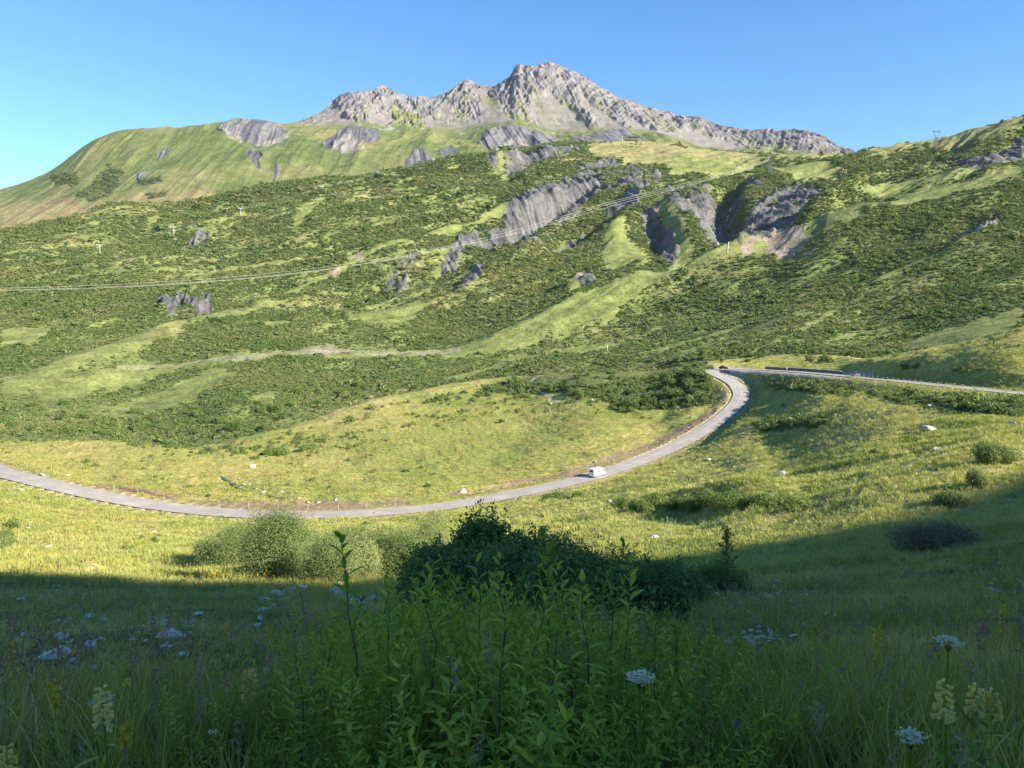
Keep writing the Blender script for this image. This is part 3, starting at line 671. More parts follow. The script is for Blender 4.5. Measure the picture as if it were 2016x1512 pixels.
# ================================================================== THE SLOPE BESIDE AND BEHIND THE VIEWPOINT (its crest shades the foreground)
BND = [(-150,1168),(0,1146),(50,1133),(100,1124),(160,1124),(220,1142),(300,1160),(420,1168),(560,1166),(760,1150),(1000,1128),(1180,1112),(1300,1090),(1450,1076),(1600,1060),(1750,1032),(1900,1000),(2016,962),(2140,915)]
HX = 240.0
cp = []
for px_, py_ in BND:
    p = hit(px_, py_); t = (HX - p[0])/SUN[0]
    q = p + t*SUN; cp.append((q[1], q[2], px_))
cp.sort()
if globals().get('DEBUG'): print('CREST', [(round(a,1), round(b,1), c) for a, b, c in cp])
cy_ = np.array([c[0] for c in cp]); cz_ = np.array([c[1] for c in cp]); cz_ = .5*np.minimum.accumulate(cz_) + .5*cz_*0 + .5*np.minimum.accumulate(cz_)
def crest(y):
    z = np.interp(y, cy_, cz_)
    z = np.where(y < cy_[0], cz_[0] + (cy_[0]-y)*0.12, z)
    z = np.where(y > cy_[-1], cz_[-1] - (y-cy_[-1])*1.3, z)
    return np.maximum(z, -30)
xs_ = np.concatenate([np.linspace(-420, 60, 60), np.linspace(62, 238, 50), np.linspace(239, 241, 5), np.linspace(243, 460, 30)])
ys_ = np.concatenate([np.linspace(-420, -125, 40), np.linspace(-124, 20, 280), np.linspace(22, 130, 30)])
XX, YY = np.meshgrid(xs_, ys_)
cz = crest(YY + (XX-HX)*0.0)
base = -1.75 - .33*YY.clip(-60, 130) + 1.2*fbm(XX/30, YY/30, 3, 101)
base = np.where(YY < 0, -1.75 - .30*YY, base)
base = np.where(YY > 0, np.minimum(base, -2.6 - .36*YY), base)
wh = np.where(XX < HX, np.exp(-((XX-HX)/62.0)**2), np.exp(-((XX-HX)/110.0)**2))
ZZ = base*(1-wh) + cz*wh
# keep the part under the picture's ground well below it
inw = (YY > -1) & (np.abs(XX) < 1.25*YY + 4)
ZZ = np.where(inw, ZZ - 2.5, ZZ)
i = np.arange((len(ys_)-1)*len(xs_)).reshape(len(ys_)-1, -1)[:, :-1]; c_ = len(xs_)
fq = np.stack([i, i+1, i+c_+1, i+c_], -1).reshape(-1, 4)
cc = np.tile(np.array([.09, .11, .035, 1], np.float32), (XX.size, 1))
tag(obj('hill', mesh_np('hill', np.stack([XX, YY, ZZ], -1).reshape(-1, 3), fq, [G_GROUND], smooth=True, attrs={'cover': cc})), kind='structure')
# ================================================================== STONES
def stone_mesh(seed, flat=.7):
    r = np.random.default_rng(seed)
    import bmesh
    bm = bmesh.new(); bmesh.ops.create_icosphere(bm, subdivisions=3, radius=1.0)
    pl = [(v/np.linalg.norm(v), .45+.4*r.random()) for v in r.normal(size=(11, 3))]
    for v in bm.verts:
        c = np.array(v.co)
        for nrm, d in pl:
            q = c @ nrm
            if q > d: c = c - (q-d)*nrm*.92
        c *= 1 + .05*float(noise(np.array([c[0]*3+seed]), np.array([c[1]*3+c[2]*2]), seed)[0])
        v.co = (c[0]*1.25, c[1], c[2]*flat)
    me = bpy.data.meshes.new('stone'); bm.to_mesh(me); bm.free(); me.materials.append(M_STONE)
    return me
m, nt, out = newmat('stone')
ge = N(nt, 'ShaderNodeNewGeometry'); tc = N(nt, 'ShaderNodeTexCoord'); b = N(nt, 'ShaderNodeBsdfPrincipled'); b.inputs['Roughness'].default_value = .8
a1 = N(nt, 'ShaderNodeTexNoise'); a1.inputs['Scale'].default_value = 2.2; a1.inputs['Detail'].default_value = 7
L(nt, tc.outputs['Object'], a1.inputs['Vector'])
r_ = ramp(nt, a1.outputs['Fac'], [(.3, (.24, .21, .18)), (.5, (.42, .385, .335)), (.68, (.58, .53, .46)), (.8, (.34, .32, .25))])
bp = N(nt, 'ShaderNodeBump'); bp.inputs['Strength'].default_value = .5; bp.inputs['Distance'].default_value = .05
L(nt, a1.outputs['Fac'], bp.inputs['Height']); L(nt, bp.outputs[0], b.inputs['Normal'])
L(nt, r_.outputs[0], b.inputs['Base Color']); L(nt, b.outputs[0], out.inputs[0]); M_STONE = m
STN = [stone_mesh(400+k, [.7, .5, .8, .4, .6, .55][k]) for k in range(6)]
STXY = []
def stone(px, py, wpx, label, k=0, group=None, hz=1.0, name='rock', lift=.25):
    p = hit(px, py); w = wpx/F*p[1]/(2.4 if p[1] > 60 else 1.95)
    o = obj(name, STN[k % 6]); o.location = (p[0], p[1], p[2] + w*lift); o.scale = (w, w, w*hz); o.rotation_euler = (.2*random.gauss(0, 1), .2*random.gauss(0, 1), random.random()*6.28)
    tag(o, label, 'rock', group); STXY.append((p[0], p[1], w)); return o
STONES = [(108,1298,60,'long flat pale boulder lying in shaded grass at far left',3),(176,1276,34,'angular upright grey stone right of the long flat boulder',2),(334,1256,48,'broad white topped boulder in the shaded grass, largest left of the stream',1),(330,1276,24,'small stone tucked under the white topped boulder',4),
 (498,1244,22,'small bright white wedge of stone alone beside the tall yellow flower spike',5),(318,1230,26,'pale stone just above the white topped boulder',0),(392,1212,26,'flat pale stone in shaded grass halfway to the stream stones',3),(120,1257,32,'low brownish stone near the left edge in the shade',1),(167,1175,16,'stone standing at the edge of the shadow at left',2),
 (357,1292,24,'pale stone down slope right of the white topped boulder',4),(185,1317,22,'bluish flat stone below the angular upright stone',3),(95,1348,30,'low flat stone in the grass below the long flat boulder',1),
 (498,922,22,'pale boulder in the sunny far meadow above the brook',0),(660,985,14,'upright pale boulder just behind the road by the dirt strip',2),(912,969,20,'blocky white boulder at the far side of the road left of the van',5),(1200,990,18,'pale boulder in the sunny grass left of the dark bush row',0),(1284,1060,26,'two toned boulder in the sunny grass near the shadow edge',1),
 (1540,938,34,'long low boulder in the middle of the right hand sunny meadow',3),(1830,848,36,'flat white slab of rock lying in the right hand meadow',3),(1835,803,20,'rounded grey boulder casting a shadow below the fence',0),(1762,785,22,'pale outcrop stone below the fence, left of the rounded boulder',2),(1812,797,18,'small stone between the outcrop and the rounded boulder',4),
 (1334,803,10,'round white boulder in the meadow left of the climbing road',0),(1166,788,9,'small dark boulder below the hairpin thicket',2),(1172,911,9,'tilted light stone on the dirt verge above the van',5),(1085,795,7,'light stone at the lower end of the short footpath',0),
 (1845,888,26,'grey stone half sunk in the grass below the white slab',1),(1395,906,16,'flat pale stone in the meadow right of the climbing road',3),(95,1080,24,'white stone in the sunny grass at left above the shadow',1),(242,1079,12,'small white stone in the sunny grass right of the other pale one',4),(385,1094,16,'white stone at the foot of the left hand willow',0),
 (40,965,16,'flat pale stone below the road at the left edge',3),(85,936,14,'pale stone above the road at the left edge',1),(135,937,13,'pale twin stone on the verge above the road at left',4),(520,970,10,'dark wet stone in the upper brook bed',2),(1955,1165,22,'pale stone in the shaded slope at far right',1),(1530,1146,16,'pale flat stone in the shaded right hand slope',3),(1210,1008,10,'little stone below the pale boulder left of the dark row',5),(1560,1012,9,'little stone at the right foot of the dark bush row',2),(1990,838,22,'grey boulder in the right hand meadow by the picture edge',2)]
for k, (a, b_, w_, t_, kk) in enumerate(STONES): stone(a, b_, w_, t_, kk)
for k, (a, b_, w_) in enumerate([(520,1185,24),(515,1204,26),(512,1220,20),(505,1232,18),(548,1172,26),(572,1166,28),(598,1160,22),(538,1196,18),(560,1182,18)]):
    stone(a, b_, w_, 'pale stone in the line of rocks along the left bank of the shaded stream', k, 'rocks along the shaded stream bank', hz=.9)
for k in range(26):
    a, b_ = random.gauss(690, 26), random.gauss(1205, 22); stone(a, b_, random.uniform(12, 26), 'wet blue grey stone in the bed of the shaded stream', k, 'wet stones in the stream bed', name='stream_stone')
for k in range(18):
    a, b_ = random.gauss(520, 30), random.gauss(1340, 26); stone(a, b_, random.uniform(14, 30), 'wet stone in the lower stream bed among the grass', k, 'stones in the lower stream bed', name='stream_stone')
for k in range(34):
    a, b_ = random.gauss(1495, 34), random.gauss(1262, 14); stone(a, b_, random.uniform(8, 20), 'white stone in the small heap of rubble on the right hand slope', k, 'stones of the rubble heap', name='rubble_stone')
for k in range(22):
    a, b_ = random.uniform(30, 470), random.uniform(1175, 1400); stone(a, b_, random.uniform(10, 20), 'small pale stone scattered in the shaded grass left of the stream', k, 'scattered stones in the shaded grass')
for k in range(16):
    a, b_ = random.uniform(20, 480), random.uniform(1020, 1125); stone(a, b_, random.uniform(6, 13), 'small pale stone scattered in the sunny grass below the road', k, 'scattered stones in the sunny grass')
for k in range(14):
    t = random.random(); a = 430+190*t + random.gauss(0, 8); b_ = 938+50*t + random.gauss(0, 4); stone(a, b_, random.uniform(6, 12), 'dark wet stone along the brook in the far meadow', k, 'stones of the upper brook', name='stream_stone')
for k in range(14):
    t = random.random(); a = 1735+90*t + random.gauss(0, 6); b_ = 783+18*t + random.gauss(0, 3); stone(a, b_, random.uniform(4, 9), 'small pale stone of the scatter below the fence', k, 'stones scattered below the fence')
# ================================================================== SCATTER (stuff only): one object holds its templates and the points that repeat them
def gn_scatter(name, templates, mats, P, rot, scl, pick):
    """templates: list of (V, F, material index per face)"""
    K = len(templates); Vs = []; Fs3 = []; Fs4 = []; m3 = []; m4 = []; tpl = []; n = 0
    for k, (V, Fc, mi) in enumerate(templates):
        V = np.asarray(V); Fc = np.asarray(Fc)
        Vs.append(V); tpl.append(np.full(len(V), k, np.float32))
        mi = np.full(len(Fc), mi) if np.isscalar(mi) else np.asarray(mi)
        (Fs3 if Fc.shape[1] == 3 else Fs4).append(Fc + n); (m3 if Fc.shape[1] == 3 else m4).append(mi)
        n += len(V)
    P = np.asarray(P); M = len(P)
    V = np.concatenate(Vs + [P]); tpl = np.concatenate(tpl + [np.full(M, -1, np.float32)])
    pad = lambda a, d: np.concatenate([np.zeros((n, d)) if d > 1 else np.zeros(n), a])
    scl = np.repeat(scl[:, None], 3, 1) if scl.ndim == 1 else scl
    Fl = [np.concatenate(f) for f in (Fs3, Fs4) if f]
    me = mesh_np(name, V, Fl, mats, np.concatenate(m3+m4), attrs={'tpl': tpl, 'pick': pad(pick.astype(np.float32), 1), 'rot': pad(rot, 3), 'scl': pad(scl, 3)})
    o = obj(name, me)
    ng = bpy.data.node_groups.new(name + '_scatter', 'GeometryNodeTree')
    ng.interface.new_socket('Geometry', in_out='INPUT', socket_type='NodeSocketGeometry')
    ng.interface.new_socket('Geometry', in_out='OUTPUT', socket_type='NodeSocketGeometry')
    gi = ng.nodes.new('NodeGroupInput'); go = ng.nodes.new('NodeGroupOutput'); jo = ng.nodes.new('GeometryNodeJoinGeometry')
    def attr(nm, t):
        a = ng.nodes.new('GeometryNodeInputNamedAttribute'); a.data_type = t; a.inputs['Name'].default_value = nm; return a.outputs[0]
    def between(src, c):
        a = ng.nodes.new('FunctionNodeCompare'); a.data_type = 'FLOAT'; a.operation = 'EQUAL'
        ng.links.new(src, a.inputs[0]); a.inputs[1].default_value = c; a.inputs['Epsilon'].default_value = .3; return a.outputs[0]
    T = attr('tpl', 'FLOAT'); PK = attr('pick', 'FLOAT'); RO = attr('rot', 'FLOAT_VECTOR'); SC = attr('scl', 'FLOAT_VECTOR')
    e2r = ng.nodes.new('FunctionNodeEulerToRotation'); ng.links.new(RO, e2r.inputs[0])
    sp = ng.nodes.new('GeometryNodeSeparateGeometry'); sp.domain = 'POINT'
    ng.links.new(gi.outputs[0], sp.inputs[0]); ng.links.new(between(T, -1), sp.inputs[1])
    for k in range(K):
        s = ng.nodes.new('GeometryNodeSeparateGeometry'); s.domain = 'POINT'
        ng.links.new(gi.outputs[0], s.inputs[0]); ng.links.new(between(T, k), s.inputs[1])
        ip = ng.nodes.new('GeometryNodeInstanceOnPoints')
        ng.links.new(sp.outputs[0], ip.inputs['Points']); ng.links.new(between(PK, k), ip.inputs['Selection'])
        ng.links.new(s.outputs[0], ip.inputs['Instance']); ng.links.new(e2r.outputs[0], ip.inputs['Rotation']); ng.links.new(SC, ip.inputs['Scale'])
        ng.links.new(ip.outputs[0], jo.inputs[0])
    ng.links.new(jo.outputs[0], go.inputs[0])
    md = o.modifiers.new('scatter', 'NODES'); md.node_group = ng
    return o
def sample(sh, dens, r=rng, px0=-520, px1=2540, maxrow=None):
    """random ground points, dens per square metre given at the grid's vertices"""
    X, Y, Z = sh.X, sh.Y, sh.Z
    ax = X[:-1, 1:]-X[:-1, :-1]; ay = Y[:-1, 1:]-Y[:-1, :-1]
    bx = X[1:, :-1]-X[:-1, :-1]; by = Y[1:, :-1]-Y[:-1, :-1]
    A = np.abs(ax*by - ay*bx)
    d = dens[:-1, :-1]*A*((sh.px[:-1, :-1] > px0) & (sh.px[:-1, :-1] < px1))
    if maxrow is not None: d = d*(sh.srow[:-1, :-1] < maxrow)
    n = r.poisson(d)
    i, j = np.nonzero(n); i, j = np.repeat(i, n[i, j]), np.repeat(j, n[i, j])
    u = r.random(len(i)); v = r.random(len(i))
    B = lambda Q: (Q[i, j]*(1-u)*(1-v) + Q[i, j+1]*u*(1-v) + Q[i+1, j]*(1-u)*v + Q[i+1, j+1]*u*v)
    return np.stack([B(X), B(Y), B(Z)], -1), i, j
def ground(px, Y):
    j = int(np.argmin(np.abs(PXC - px)))
    yy = MS.Y[:, j]; o = np.argsort(yy)
    return np.array([np.interp(Y, yy[o], MS.X[o, j]), Y, np.interp(Y, yy[o], MS.Z[o, j])])
# ------------------------------------------------------------------ plant shapes
def leafquads(P, Nn, size, r, aspect=.6, droop=0.0, along=None):
    """flat leaves (quads with a pointed tip) at P with normals Nn"""
    n = len(P)
    Nn = Nn/np.linalg.norm(Nn, axis=1)[:, None]
    t = r.normal(size=(n, 3)) if along is None else along + .35*r.normal(size=(n, 3))
    t -= (t*Nn).sum(1)[:, None]*Nn; t /= np.linalg.norm(t, axis=1)[:, None]
    b = np.cross(Nn, t)
    s = (size*(.65+.7*r.random(n)))[:, None] if np.isscalar(size) else size[:, None]
    V = np.stack([P, P + .45*s*t + aspect*.5*s*b, P + s*t - droop*s*np.array([0, 0, 1.]), P + .45*s*t - aspect*.5*s*b], 1).reshape(-1, 3)
    return V, np.arange(4*n).reshape(n, 4)
def bush_shape(r, n, leaf, lobes=5, w=1.0, h=1.0, aspect=.6, fill=.35, sprays=0):
    """a crown of several lobes, leaves spread through their outer shells; radius about w, height about h, base at 0"""
    c = []
    for k in range(lobes):
        a = 2*pi*k/lobes + r.normal()*.5; d = w*(.15+.5*r.random())
        rr = (.34+.26*r.random())
        hh = h*(.35+.4*r.random())*(1-.35*d/w)
        c.append((d*cos(a), d*sin(a), hh, rr*w, rr*h*.85))
    c.append((0, 0, h*.55, .5*w, .45*h))
    c = np.array(c)
    wt = c[:, 3]**2; k = r.choice(len(c), n, p=wt/wt.sum())
    v = r.normal(size=(n, 3)); v /= np.linalg.norm(v, axis=1)[:, None]
    rad = 1 - fill*r.random(n)**1.5 + .12*r.normal(size=n)*.5
    P = np.stack([c[k, 0]+v[:, 0]*c[k, 3]*rad, c[k, 1]+v[:, 1]*c[k, 3]*rad, c[k, 2]+v[:, 2]*c[k, 4]*rad], -1)
    P[:, 2] = np.where(P[:, 2] < .03*h, .03*h + .25*h*r.random(n), P[:, 2])
    Nn = v*.7 + r.normal(size=(n, 3))*.55 + np.array([0, 0, .25])
    if sprays:                                              # young shoots standing out of the crown
        ns = r.choice(n, sprays); m = 22
        d = v[ns]*.6 + np.array([0, 0, .8]) + .35*r.normal(size=(sprays, 3)); d /= np.linalg.norm(d, axis=1)[:, None]
        l = (.14+.42*r.random(sprays)**1.6)*max(w, h)*.7
        t = r.random((sprays, m))
        Q = P[ns][:, None] + d[:, None]*(t*l[:, None])[..., None] + (.035*w*(1-.6*t))[..., None]*r.normal(size=(sprays, m, 3))
        P = np.concatenate([P, Q.reshape(-1, 3)]); Nn = np.concatenate([Nn, r.normal(size=(sprays*m, 3))+np.array([0, 0, .2])])
    return leafquads(P, Nn, leaf, r, aspect)
def blades(r, n, h, spread, w, lean=.35, seg=3):
    V = []; Fc = []
    for k in range(n):
        a = r.random()*2*pi; d = spread*math.sqrt(r.random())
        x0, y0 = d*cos(a), d*sin(a); b = a + r.normal()*.8
        hh = h*(.55+.6*r.random()); ln = lean*hh*(.4+r.random()); ww = w*(.6+.8*r.random())
        tx, ty = -sin(b)*ww*.5, cos(b)*ww*.5; o = len(V)
        for s_ in range(seg):
            t = s_/seg; q = 1-.75*t
            cx, cyy, cz = x0+cos(b)*ln*t*t, y0+sin(b)*ln*t*t, hh*t*(1-.15*t)
            V += [(cx-tx*q, cyy-ty*q, cz), (cx+tx*q, cyy+ty*q, cz)]
        tip = (x0+cos(b)*ln, y0+sin(b)*ln, hh*.85)
        V += [tip, tip]
        for s_ in range(seg): Fc.append((o+2*s_, o+2*s_+1, o+2*s_+3, o+2*s_+2))
    return np.array(V), np.array(Fc)
def leafy_stem(r, h, nl, leaf, asp=.42, base=.25, upright=.9, wob=.1):
    """a single woody or herb stem with leaves set alternately; returns leaves (V,F) and the stem's points"""
    pts = []; x = y = 0; ph = r.random()*6.28
    for k in range(7):
        t = k/6; pts.append((wob*h*t*t*cos(ph)+.02*r.normal()*h*t, wob*h*t*t*sin(ph)+.02*r.normal()*h*t, h*t))
    pts = np.array(pts)
    Vs = []; Fs = []; o = 0
    for k in range(nl):
        t = base + (1-base)*(k+.5*r.random())/nl
        p = np.array([np.interp(t*6, range(7), pts[:, i]) for i in range(3)])
        a = k*2.4 + r.normal()*.3
        up = upright*(.35 + .9*t**2) + .25*r.normal()
        d = np.array([cos(a), sin(a), up]); d /= np.linalg.norm(d)
        b = np.cross(d, [0, 0, 1]); b /= np.linalg.norm(b); nn = np.cross(b, d)
        l = leaf*(.6 + .55*sin(pi*min(1, t*.75+.1)))*(.75+.5*r.random()); w = l*asp*.5; bend = .25*r.normal()+.22
        V = []
        for q, ww in ((.0, .05), (.25, .75), (.5, 1.0), (.75, .72), (1., .04)):
            c = p + d*l*(q*1.05+.04) - nn*l*bend*q*q
            V += [c - b*w*ww + nn*w*.28*ww, c - nn*w*.02, c + b*w*ww + nn*w*.28*ww]
        for q in range(4):
            Fs += [(o+3*q, o+3*q+1, o+3*q+4, o+3*q+3), (o+3*q+1, o+3*q+2, o+3*q+5, o+3*q+4)]
        Vs += V; o += 15
    return np.array(Vs), np.array(Fs), pts
def tube_vf(pts, r0, r1, k=4):
    mb = MB(); n = len(pts); mb.tube(pts, [r0+(r1-r0)*i/(n-1) for i in range(n)], k, cap=False)
    return np.concatenate(mb.v), np.array(mb.f)
def join(parts):
    V = []; Fc = []; M = []; n = 0
    for v, f, m in parts:
        V.append(v); Fc.append(np.asarray(f)+n); M.append(np.full(len(f), m)); n += len(v)
    return np.concatenate(V), np.concatenate(Fc), np.concatenate(M)
# ------------------------------------------------------------------ foliage materials
M_SCRUB = mat_leaf('scrub_leaves', [(.064,.110,.040), (.100,.156,.052), (.138,.192,.062), (.182,.22,.072), (.245,.25,.10)], .25, world_scale=.012, per=.32, isle=.25)
M_ALDER = mat_leaf('alder_leaves', [(.065,.115,.032), (.098,.16,.042), (.135,.20,.050), (.18,.235,.062)], .25, world_scale=.05)
M_WILLOW = mat_leaf('willow_leaves', [(.105,.155,.05), (.155,.21,.07), (.21,.26,.09), (.28,.31,.125)], .34, world_scale=.3)
M_GREYW = mat_leaf('grey_willow_leaves', [(.12,.12,.065), (.16,.16,.09), (.20,.19,.11)], .2, world_scale=.3)
M_BROAD = mat_leaf('broad_leaves', [(.065,.115,.018), (.15,.22,.028), (.25,.33,.04), (.42,.45,.075)], .4, rough=.6, world_scale=.9, spec=.12)
M_GRASSN = mat_leaf('shade_grass', [(.10,.14,.02), (.21,.245,.034), (.33,.33,.055), (.52,.43,.16)], .35, world_scale=.25)
M_GRASSF = mat_leaf('sunny_grass', [(.20,.265,.058), (.28,.325,.074), (.355,.37,.098), (.43,.395,.145)], .3, world_scale=.045)
M_TWIG = mat_plain('bark', (.12, .085, .06), .9)
M_STRAW = mat_leaf('straw', [(.22,.17,.10), (.32,.26,.15), (.25,.16,.14)], .2, world_scale=.5)
# ------------------------------------------------------------------ hillside scrub
r = np.random.default_rng(21)
far_t = [(*bush_shape(r, 120, .42, 5, 1.0, .95, .9, .4), 0) for _ in range(5)] + [(*bush_shape(r, 110, .40, 4, .75, 1.5, .9, .4), 1) for _ in range(3)]
def scrub_points(sh, cover, rmin, k, dens, r, maxrow):
    rad = np.clip(sh.Y*k, rmin, 3.3)
    P, i, j = sample(sh, cover*dens/(pi*rad**2*.8), r, maxrow=maxrow)
    return P, rad[i, j]*np.exp(.42*r.normal(size=len(P))), i, j
big = sstep(.05, .4, fbm(HS.X/55, HS.Y/70, 3, 120))
P1, R1, i1, j1 = scrub_points(HS, np.clip(HSCRUB*(.80+.3*big) + (1-h_grass)**2*(1-crestg)*(.05+.16*sstep(-.2,.4,fbm(HS.X/25, HS.Y/32, 3, 121))+.012)*(1-h_bare), 0, 1.1), 0.9, .0018, 2.1, r, 5.95)
mg = g_scrub[:, :]
P2, R2, i2, j2 = scrub_points(GS, np.clip(mg, 0, 1)*.9, 2.5, .0016, 1.0, r, 2.0)
P = np.concatenate([P1, P2]); RR = np.concatenate([R1, R2])
tall = np.concatenate([big[i1, j1]*.34+.03, np.zeros(len(P2))])
pk = np.where(r.random(len(P)) < tall, r.integers(5, 8, len(P)), r.integers(0, 5, len(P)))
SC = np.stack([RR, RR, RR*(.42+.45*r.random(len(P))**2)], -1)
ROT = np.stack([.1*r.normal(size=len(P)), .1*r.normal(size=len(P)), r.random(len(P))*6.28], -1)
print('scrub', len(P))
tag(gn_scatter('scrub', far_t, [M_SCRUB, M_ALDER], P - np.array([0, 0, .15]), ROT, SC, pk), kind='stuff')
# ------------------------------------------------------------------ meadow grass, sunlit part
r = np.random.default_rng(22)
gt = [(*blades(r, 16, .42, .28, .035, .4), 0) for _ in range(6)]
open_ = (1-m_bare)*(1-.6*m_scrub)*(RD > 4.4)
dens = open_*np.where(MS.Y < 42, 0, np.where(MS.Y < 75, 5.0, np.where(MS.Y < 130, 2.6, np.where(MS.Y < 220, .95, .40))))*(.35+.65*sstep(-.4, .3, n2))
P, i, j = sample(MS, dens, r, maxrow=11.4)
print('meadow grass', len(P))
sc = (.75+.6*r.random(len(P)))*np.clip(P[:, 1]/75, .9, 2.1)
SC = np.stack([sc*1.25, sc*1.25, np.minimum(sc, 1.15)*(.8+.4*r.random(len(P)))], -1)
tag(gn_scatter('meadow_grass', gt, [M_GRASSF], P, np.stack([.15*r.normal(size=len(P)), .15*r.normal(size=len(P)), r.random(len(P))*6.28], -1), SC, r.integers(0, 6, len(P))), kind='stuff')
# low bushy growth in the darker patches of the meadow
P, R1, i, j = scrub_points(MS, np.clip(m_scrub*1.0 + (.013*sstep(.05, .45, n2+.4*n1) + .10*sstep(10.5, 11.0, MS.srow)*(MS.px < 1180)*sstep(-.05, .3, n2+.5*n1))*(MS.Y > 62)*open_, 0, 1), .55, .0024, 1.2, r, 11.5)
k = RD[i, j] > np.where((MS.px[i, j] > 1400) & (MS.px[i, j] < 1720), 10.5, 5.2); P, R1 = P[k], R1[k]
print('meadow scrub', len(P))
near_t = [(*bush_shape(r, 260, .26, 6, 1.0, 1.0, .7, .4), 0) for _ in range(4)] + [(*bush_shape(r, 260, .26, 5, .9, 1.3, .7, .4), 1) for _ in range(2)]
tag(gn_scatter('low_scrub', near_t, [M_SCRUB, M_ALDER], P, np.stack([0*R1, 0*R1, r.random(len(P))*6.28], -1), np.stack([R1, R1, R1*(.8+.5*r.random(len(P)))], -1), np.where(r.random(len(P)) < .7, r.integers(0, 4, len(P)), r.integers(4, 6, len(P)))), kind='stuff')
# ------------------------------------------------------------------ grass and herbs on the shaded slope
r = np.random.default_rng(23)
gn = [(*blades(r, 14, .42, .11, .011, .5), 0) for _ in range(6)]
dens = np.where(MS.Y < 2.2, 0, np.where(MS.Y < 7, 60, np.where(MS.Y < 14, 30, np.where(MS.Y < 26, 13, np.where(MS.Y < 48, 6.5, 0)))))*(.4+.6*sstep(-.4, .3, fbm(MS.X/1.7, MS.Y/1.7, 3, 130)))*(1+1.1*(MS.Y < 7))
P, i, j = sample(MS, dens, r)
if len(P):
    keep = np.ones(len(P), bool)
    for sx, sy, sw in STXY:
        if sy < 60: keep &= (P[:, 0]-sx)**2 + ((P[:, 1]-sy)*.7+.28)**2 > (1.25*sw+.22)**2
    P = P[keep]; i = i[keep]; j = j[keep]
short = sstep(660, 540, MS.px[i, j])*sstep(6.5, 10, P[:, 1])*.68 + sstep(1250, 1400, MS.px[i, j])*sstep(9, 14, P[:, 1])*.4
sc = (.7+.7*r.random(len(P)))*np.clip(P[:, 1]/16, .8, 1.9)
SC = np.stack([sc*1.2, sc*1.2, np.minimum(sc, 1.3)*(.8+.5*r.random(len(P)))*(1-short)], -1)
tag(gn_scatter('grass', gn, [M_GRASSN], P, np.stack([.2*r.normal(size=len(P)), .2*r.normal(size=len(P)), r.random(len(P))*6.28], -1), SC, r.integers(0, 6, len(P))), kind='stuff')
def herb(r, h, nl, leaf, asp, mi=0):
    v, f, pts = leafy_stem(r, h, nl, leaf, asp, .08, .7, .18)
    tv, tf = tube_vf(pts, .004, .0015)
    return join([(v, f, mi), (tv, tf, mi)])
ht = [herb(r, .55+.3*r.random(), 38, .034+.016*r.random(), .30+.16*r.random()) for _ in range(6)] + [herb(r, .5, 40, .042, .24) for _ in range(3)]
hx = np.exp(-((MS.px-960)/400.0)**2)
dens = np.where(MS.Y < 2.2, 0, np.where(MS.Y < 9, 1, np.where(MS.Y < 15, .35, 0)))*(5 + 125*hx*(MS.Y < 8.5))*np.where((MS.px < 560) & (MS.Y > 6), .15, 1)
P, i, j = sample(MS, dens, r)
print('herbs', len(P))
sc = (.6+.6*r.random(len(P)))*(.70+.55*hx[i, j])
tag(gn_scatter('undergrowth', ht, [M_BROAD], P, np.stack([.34*r.normal(size=len(P)), .34*r.normal(size=len(P)), r.random(len(P))*6.28], -1), sc, r.integers(0, 9, len(P))), kind='stuff')
# ================================================================== SHRUBS (things: crown + stems)
def stems_mesh(name, r, n, w, h, r0=.03):
    mb = MB()
    for k in range(n):
        a = r.random()*6.28; d = w*(.25+.55*r.random()); hh = h*(.45+.4*r.random())
        pts = [(.08*w*cos(a), .08*w*sin(a), -.15)] + [(d*cos(a)*t**1.3+.03*w*r.normal(), d*sin(a)*t**1.3+.03*w*r.normal(), hh*t) for t in (.3, .6, 1.)]
        mb.tube(pts, [r0, r0*.8, r0*.5, r0*.25], 4, cap=False)
    return mb.mesh(name, [M_TWIG])
def shrub(px, Y, w, h, mat, n, leaf, label, group=None, lobes=9, asp=.42, seed=0, name='shrub', sink=.1, wy=None, cat='shrub', fill=.45, at=None):
    r = np.random.default_rng(seed + int(px))
    p = ground(px, Y) if at is None else at
    e = empty(name, (p[0], p[1], p[2]-sink)); tag(e, label, cat, group)
    v, f = bush_shape(r, int(n*2.4), leaf*.74/w, lobes, 1.0, h/w, asp, fill, sprays=int(n/(55 if mat is M_ALDER else 90))); v = v*w
    v[:, :2] *= 1.0
    if wy: v[:, 1] *= wy
    obj('foliage', mesh_np('foliage', v, f, [mat]), e)
    obj('stems', stems_mesh('stems', r, 14, w, h, .012*w+.01), e)
    return e
shrub(545, 50, 3.0, 4.8, M_WILLOW, 15000, .17, 'large pale green willow bush at the shadow edge, tallest of the sunlit bushes', lobes=14, name='willow_bush', seed=1)
shrub(462, 64, 3.0, 3.8, M_WILLOW, 8000, .16, 'rounded grey green willow bush on the left end of the sunlit bush group', lobes=10, name='willow_bush', seed=2)
shrub(650, 46, 2.1, 3.0, M_WILLOW, 7000, .14, 'low yellow green willow bush leaning over the dark mouth of the stream', lobes=9, name='willow_bush', seed=3)
shrub(750, 53, 3.1, 4.0, M_WILLOW, 12000, .17, 'broad sunlit willow bush behind the tall leafy sapling and left of the dark bush', lobes=12, name='willow_bush', seed=4)
shrub(680, 60, 3.0, 3.2, M_WILLOW, 9000, .18, 'pale willow bush in the back row just below the road', lobes=10, name='willow_bush', seed=5)
shrub(838, 58, 2.3, 4.6, M_WILLOW, 8000, .16, 'upright sunlit willow bush touching the left edge of the dark alder', lobes=9, name='willow_bush', seed=6)
shrub(958, 28, 1.5, 3.1, M_ALDER, 14000, .17, 'tall narrow dark alder bush standing in shade, highest in the middle of the slope', lobes=9, asp=.6, name='alder_bush', seed=7)
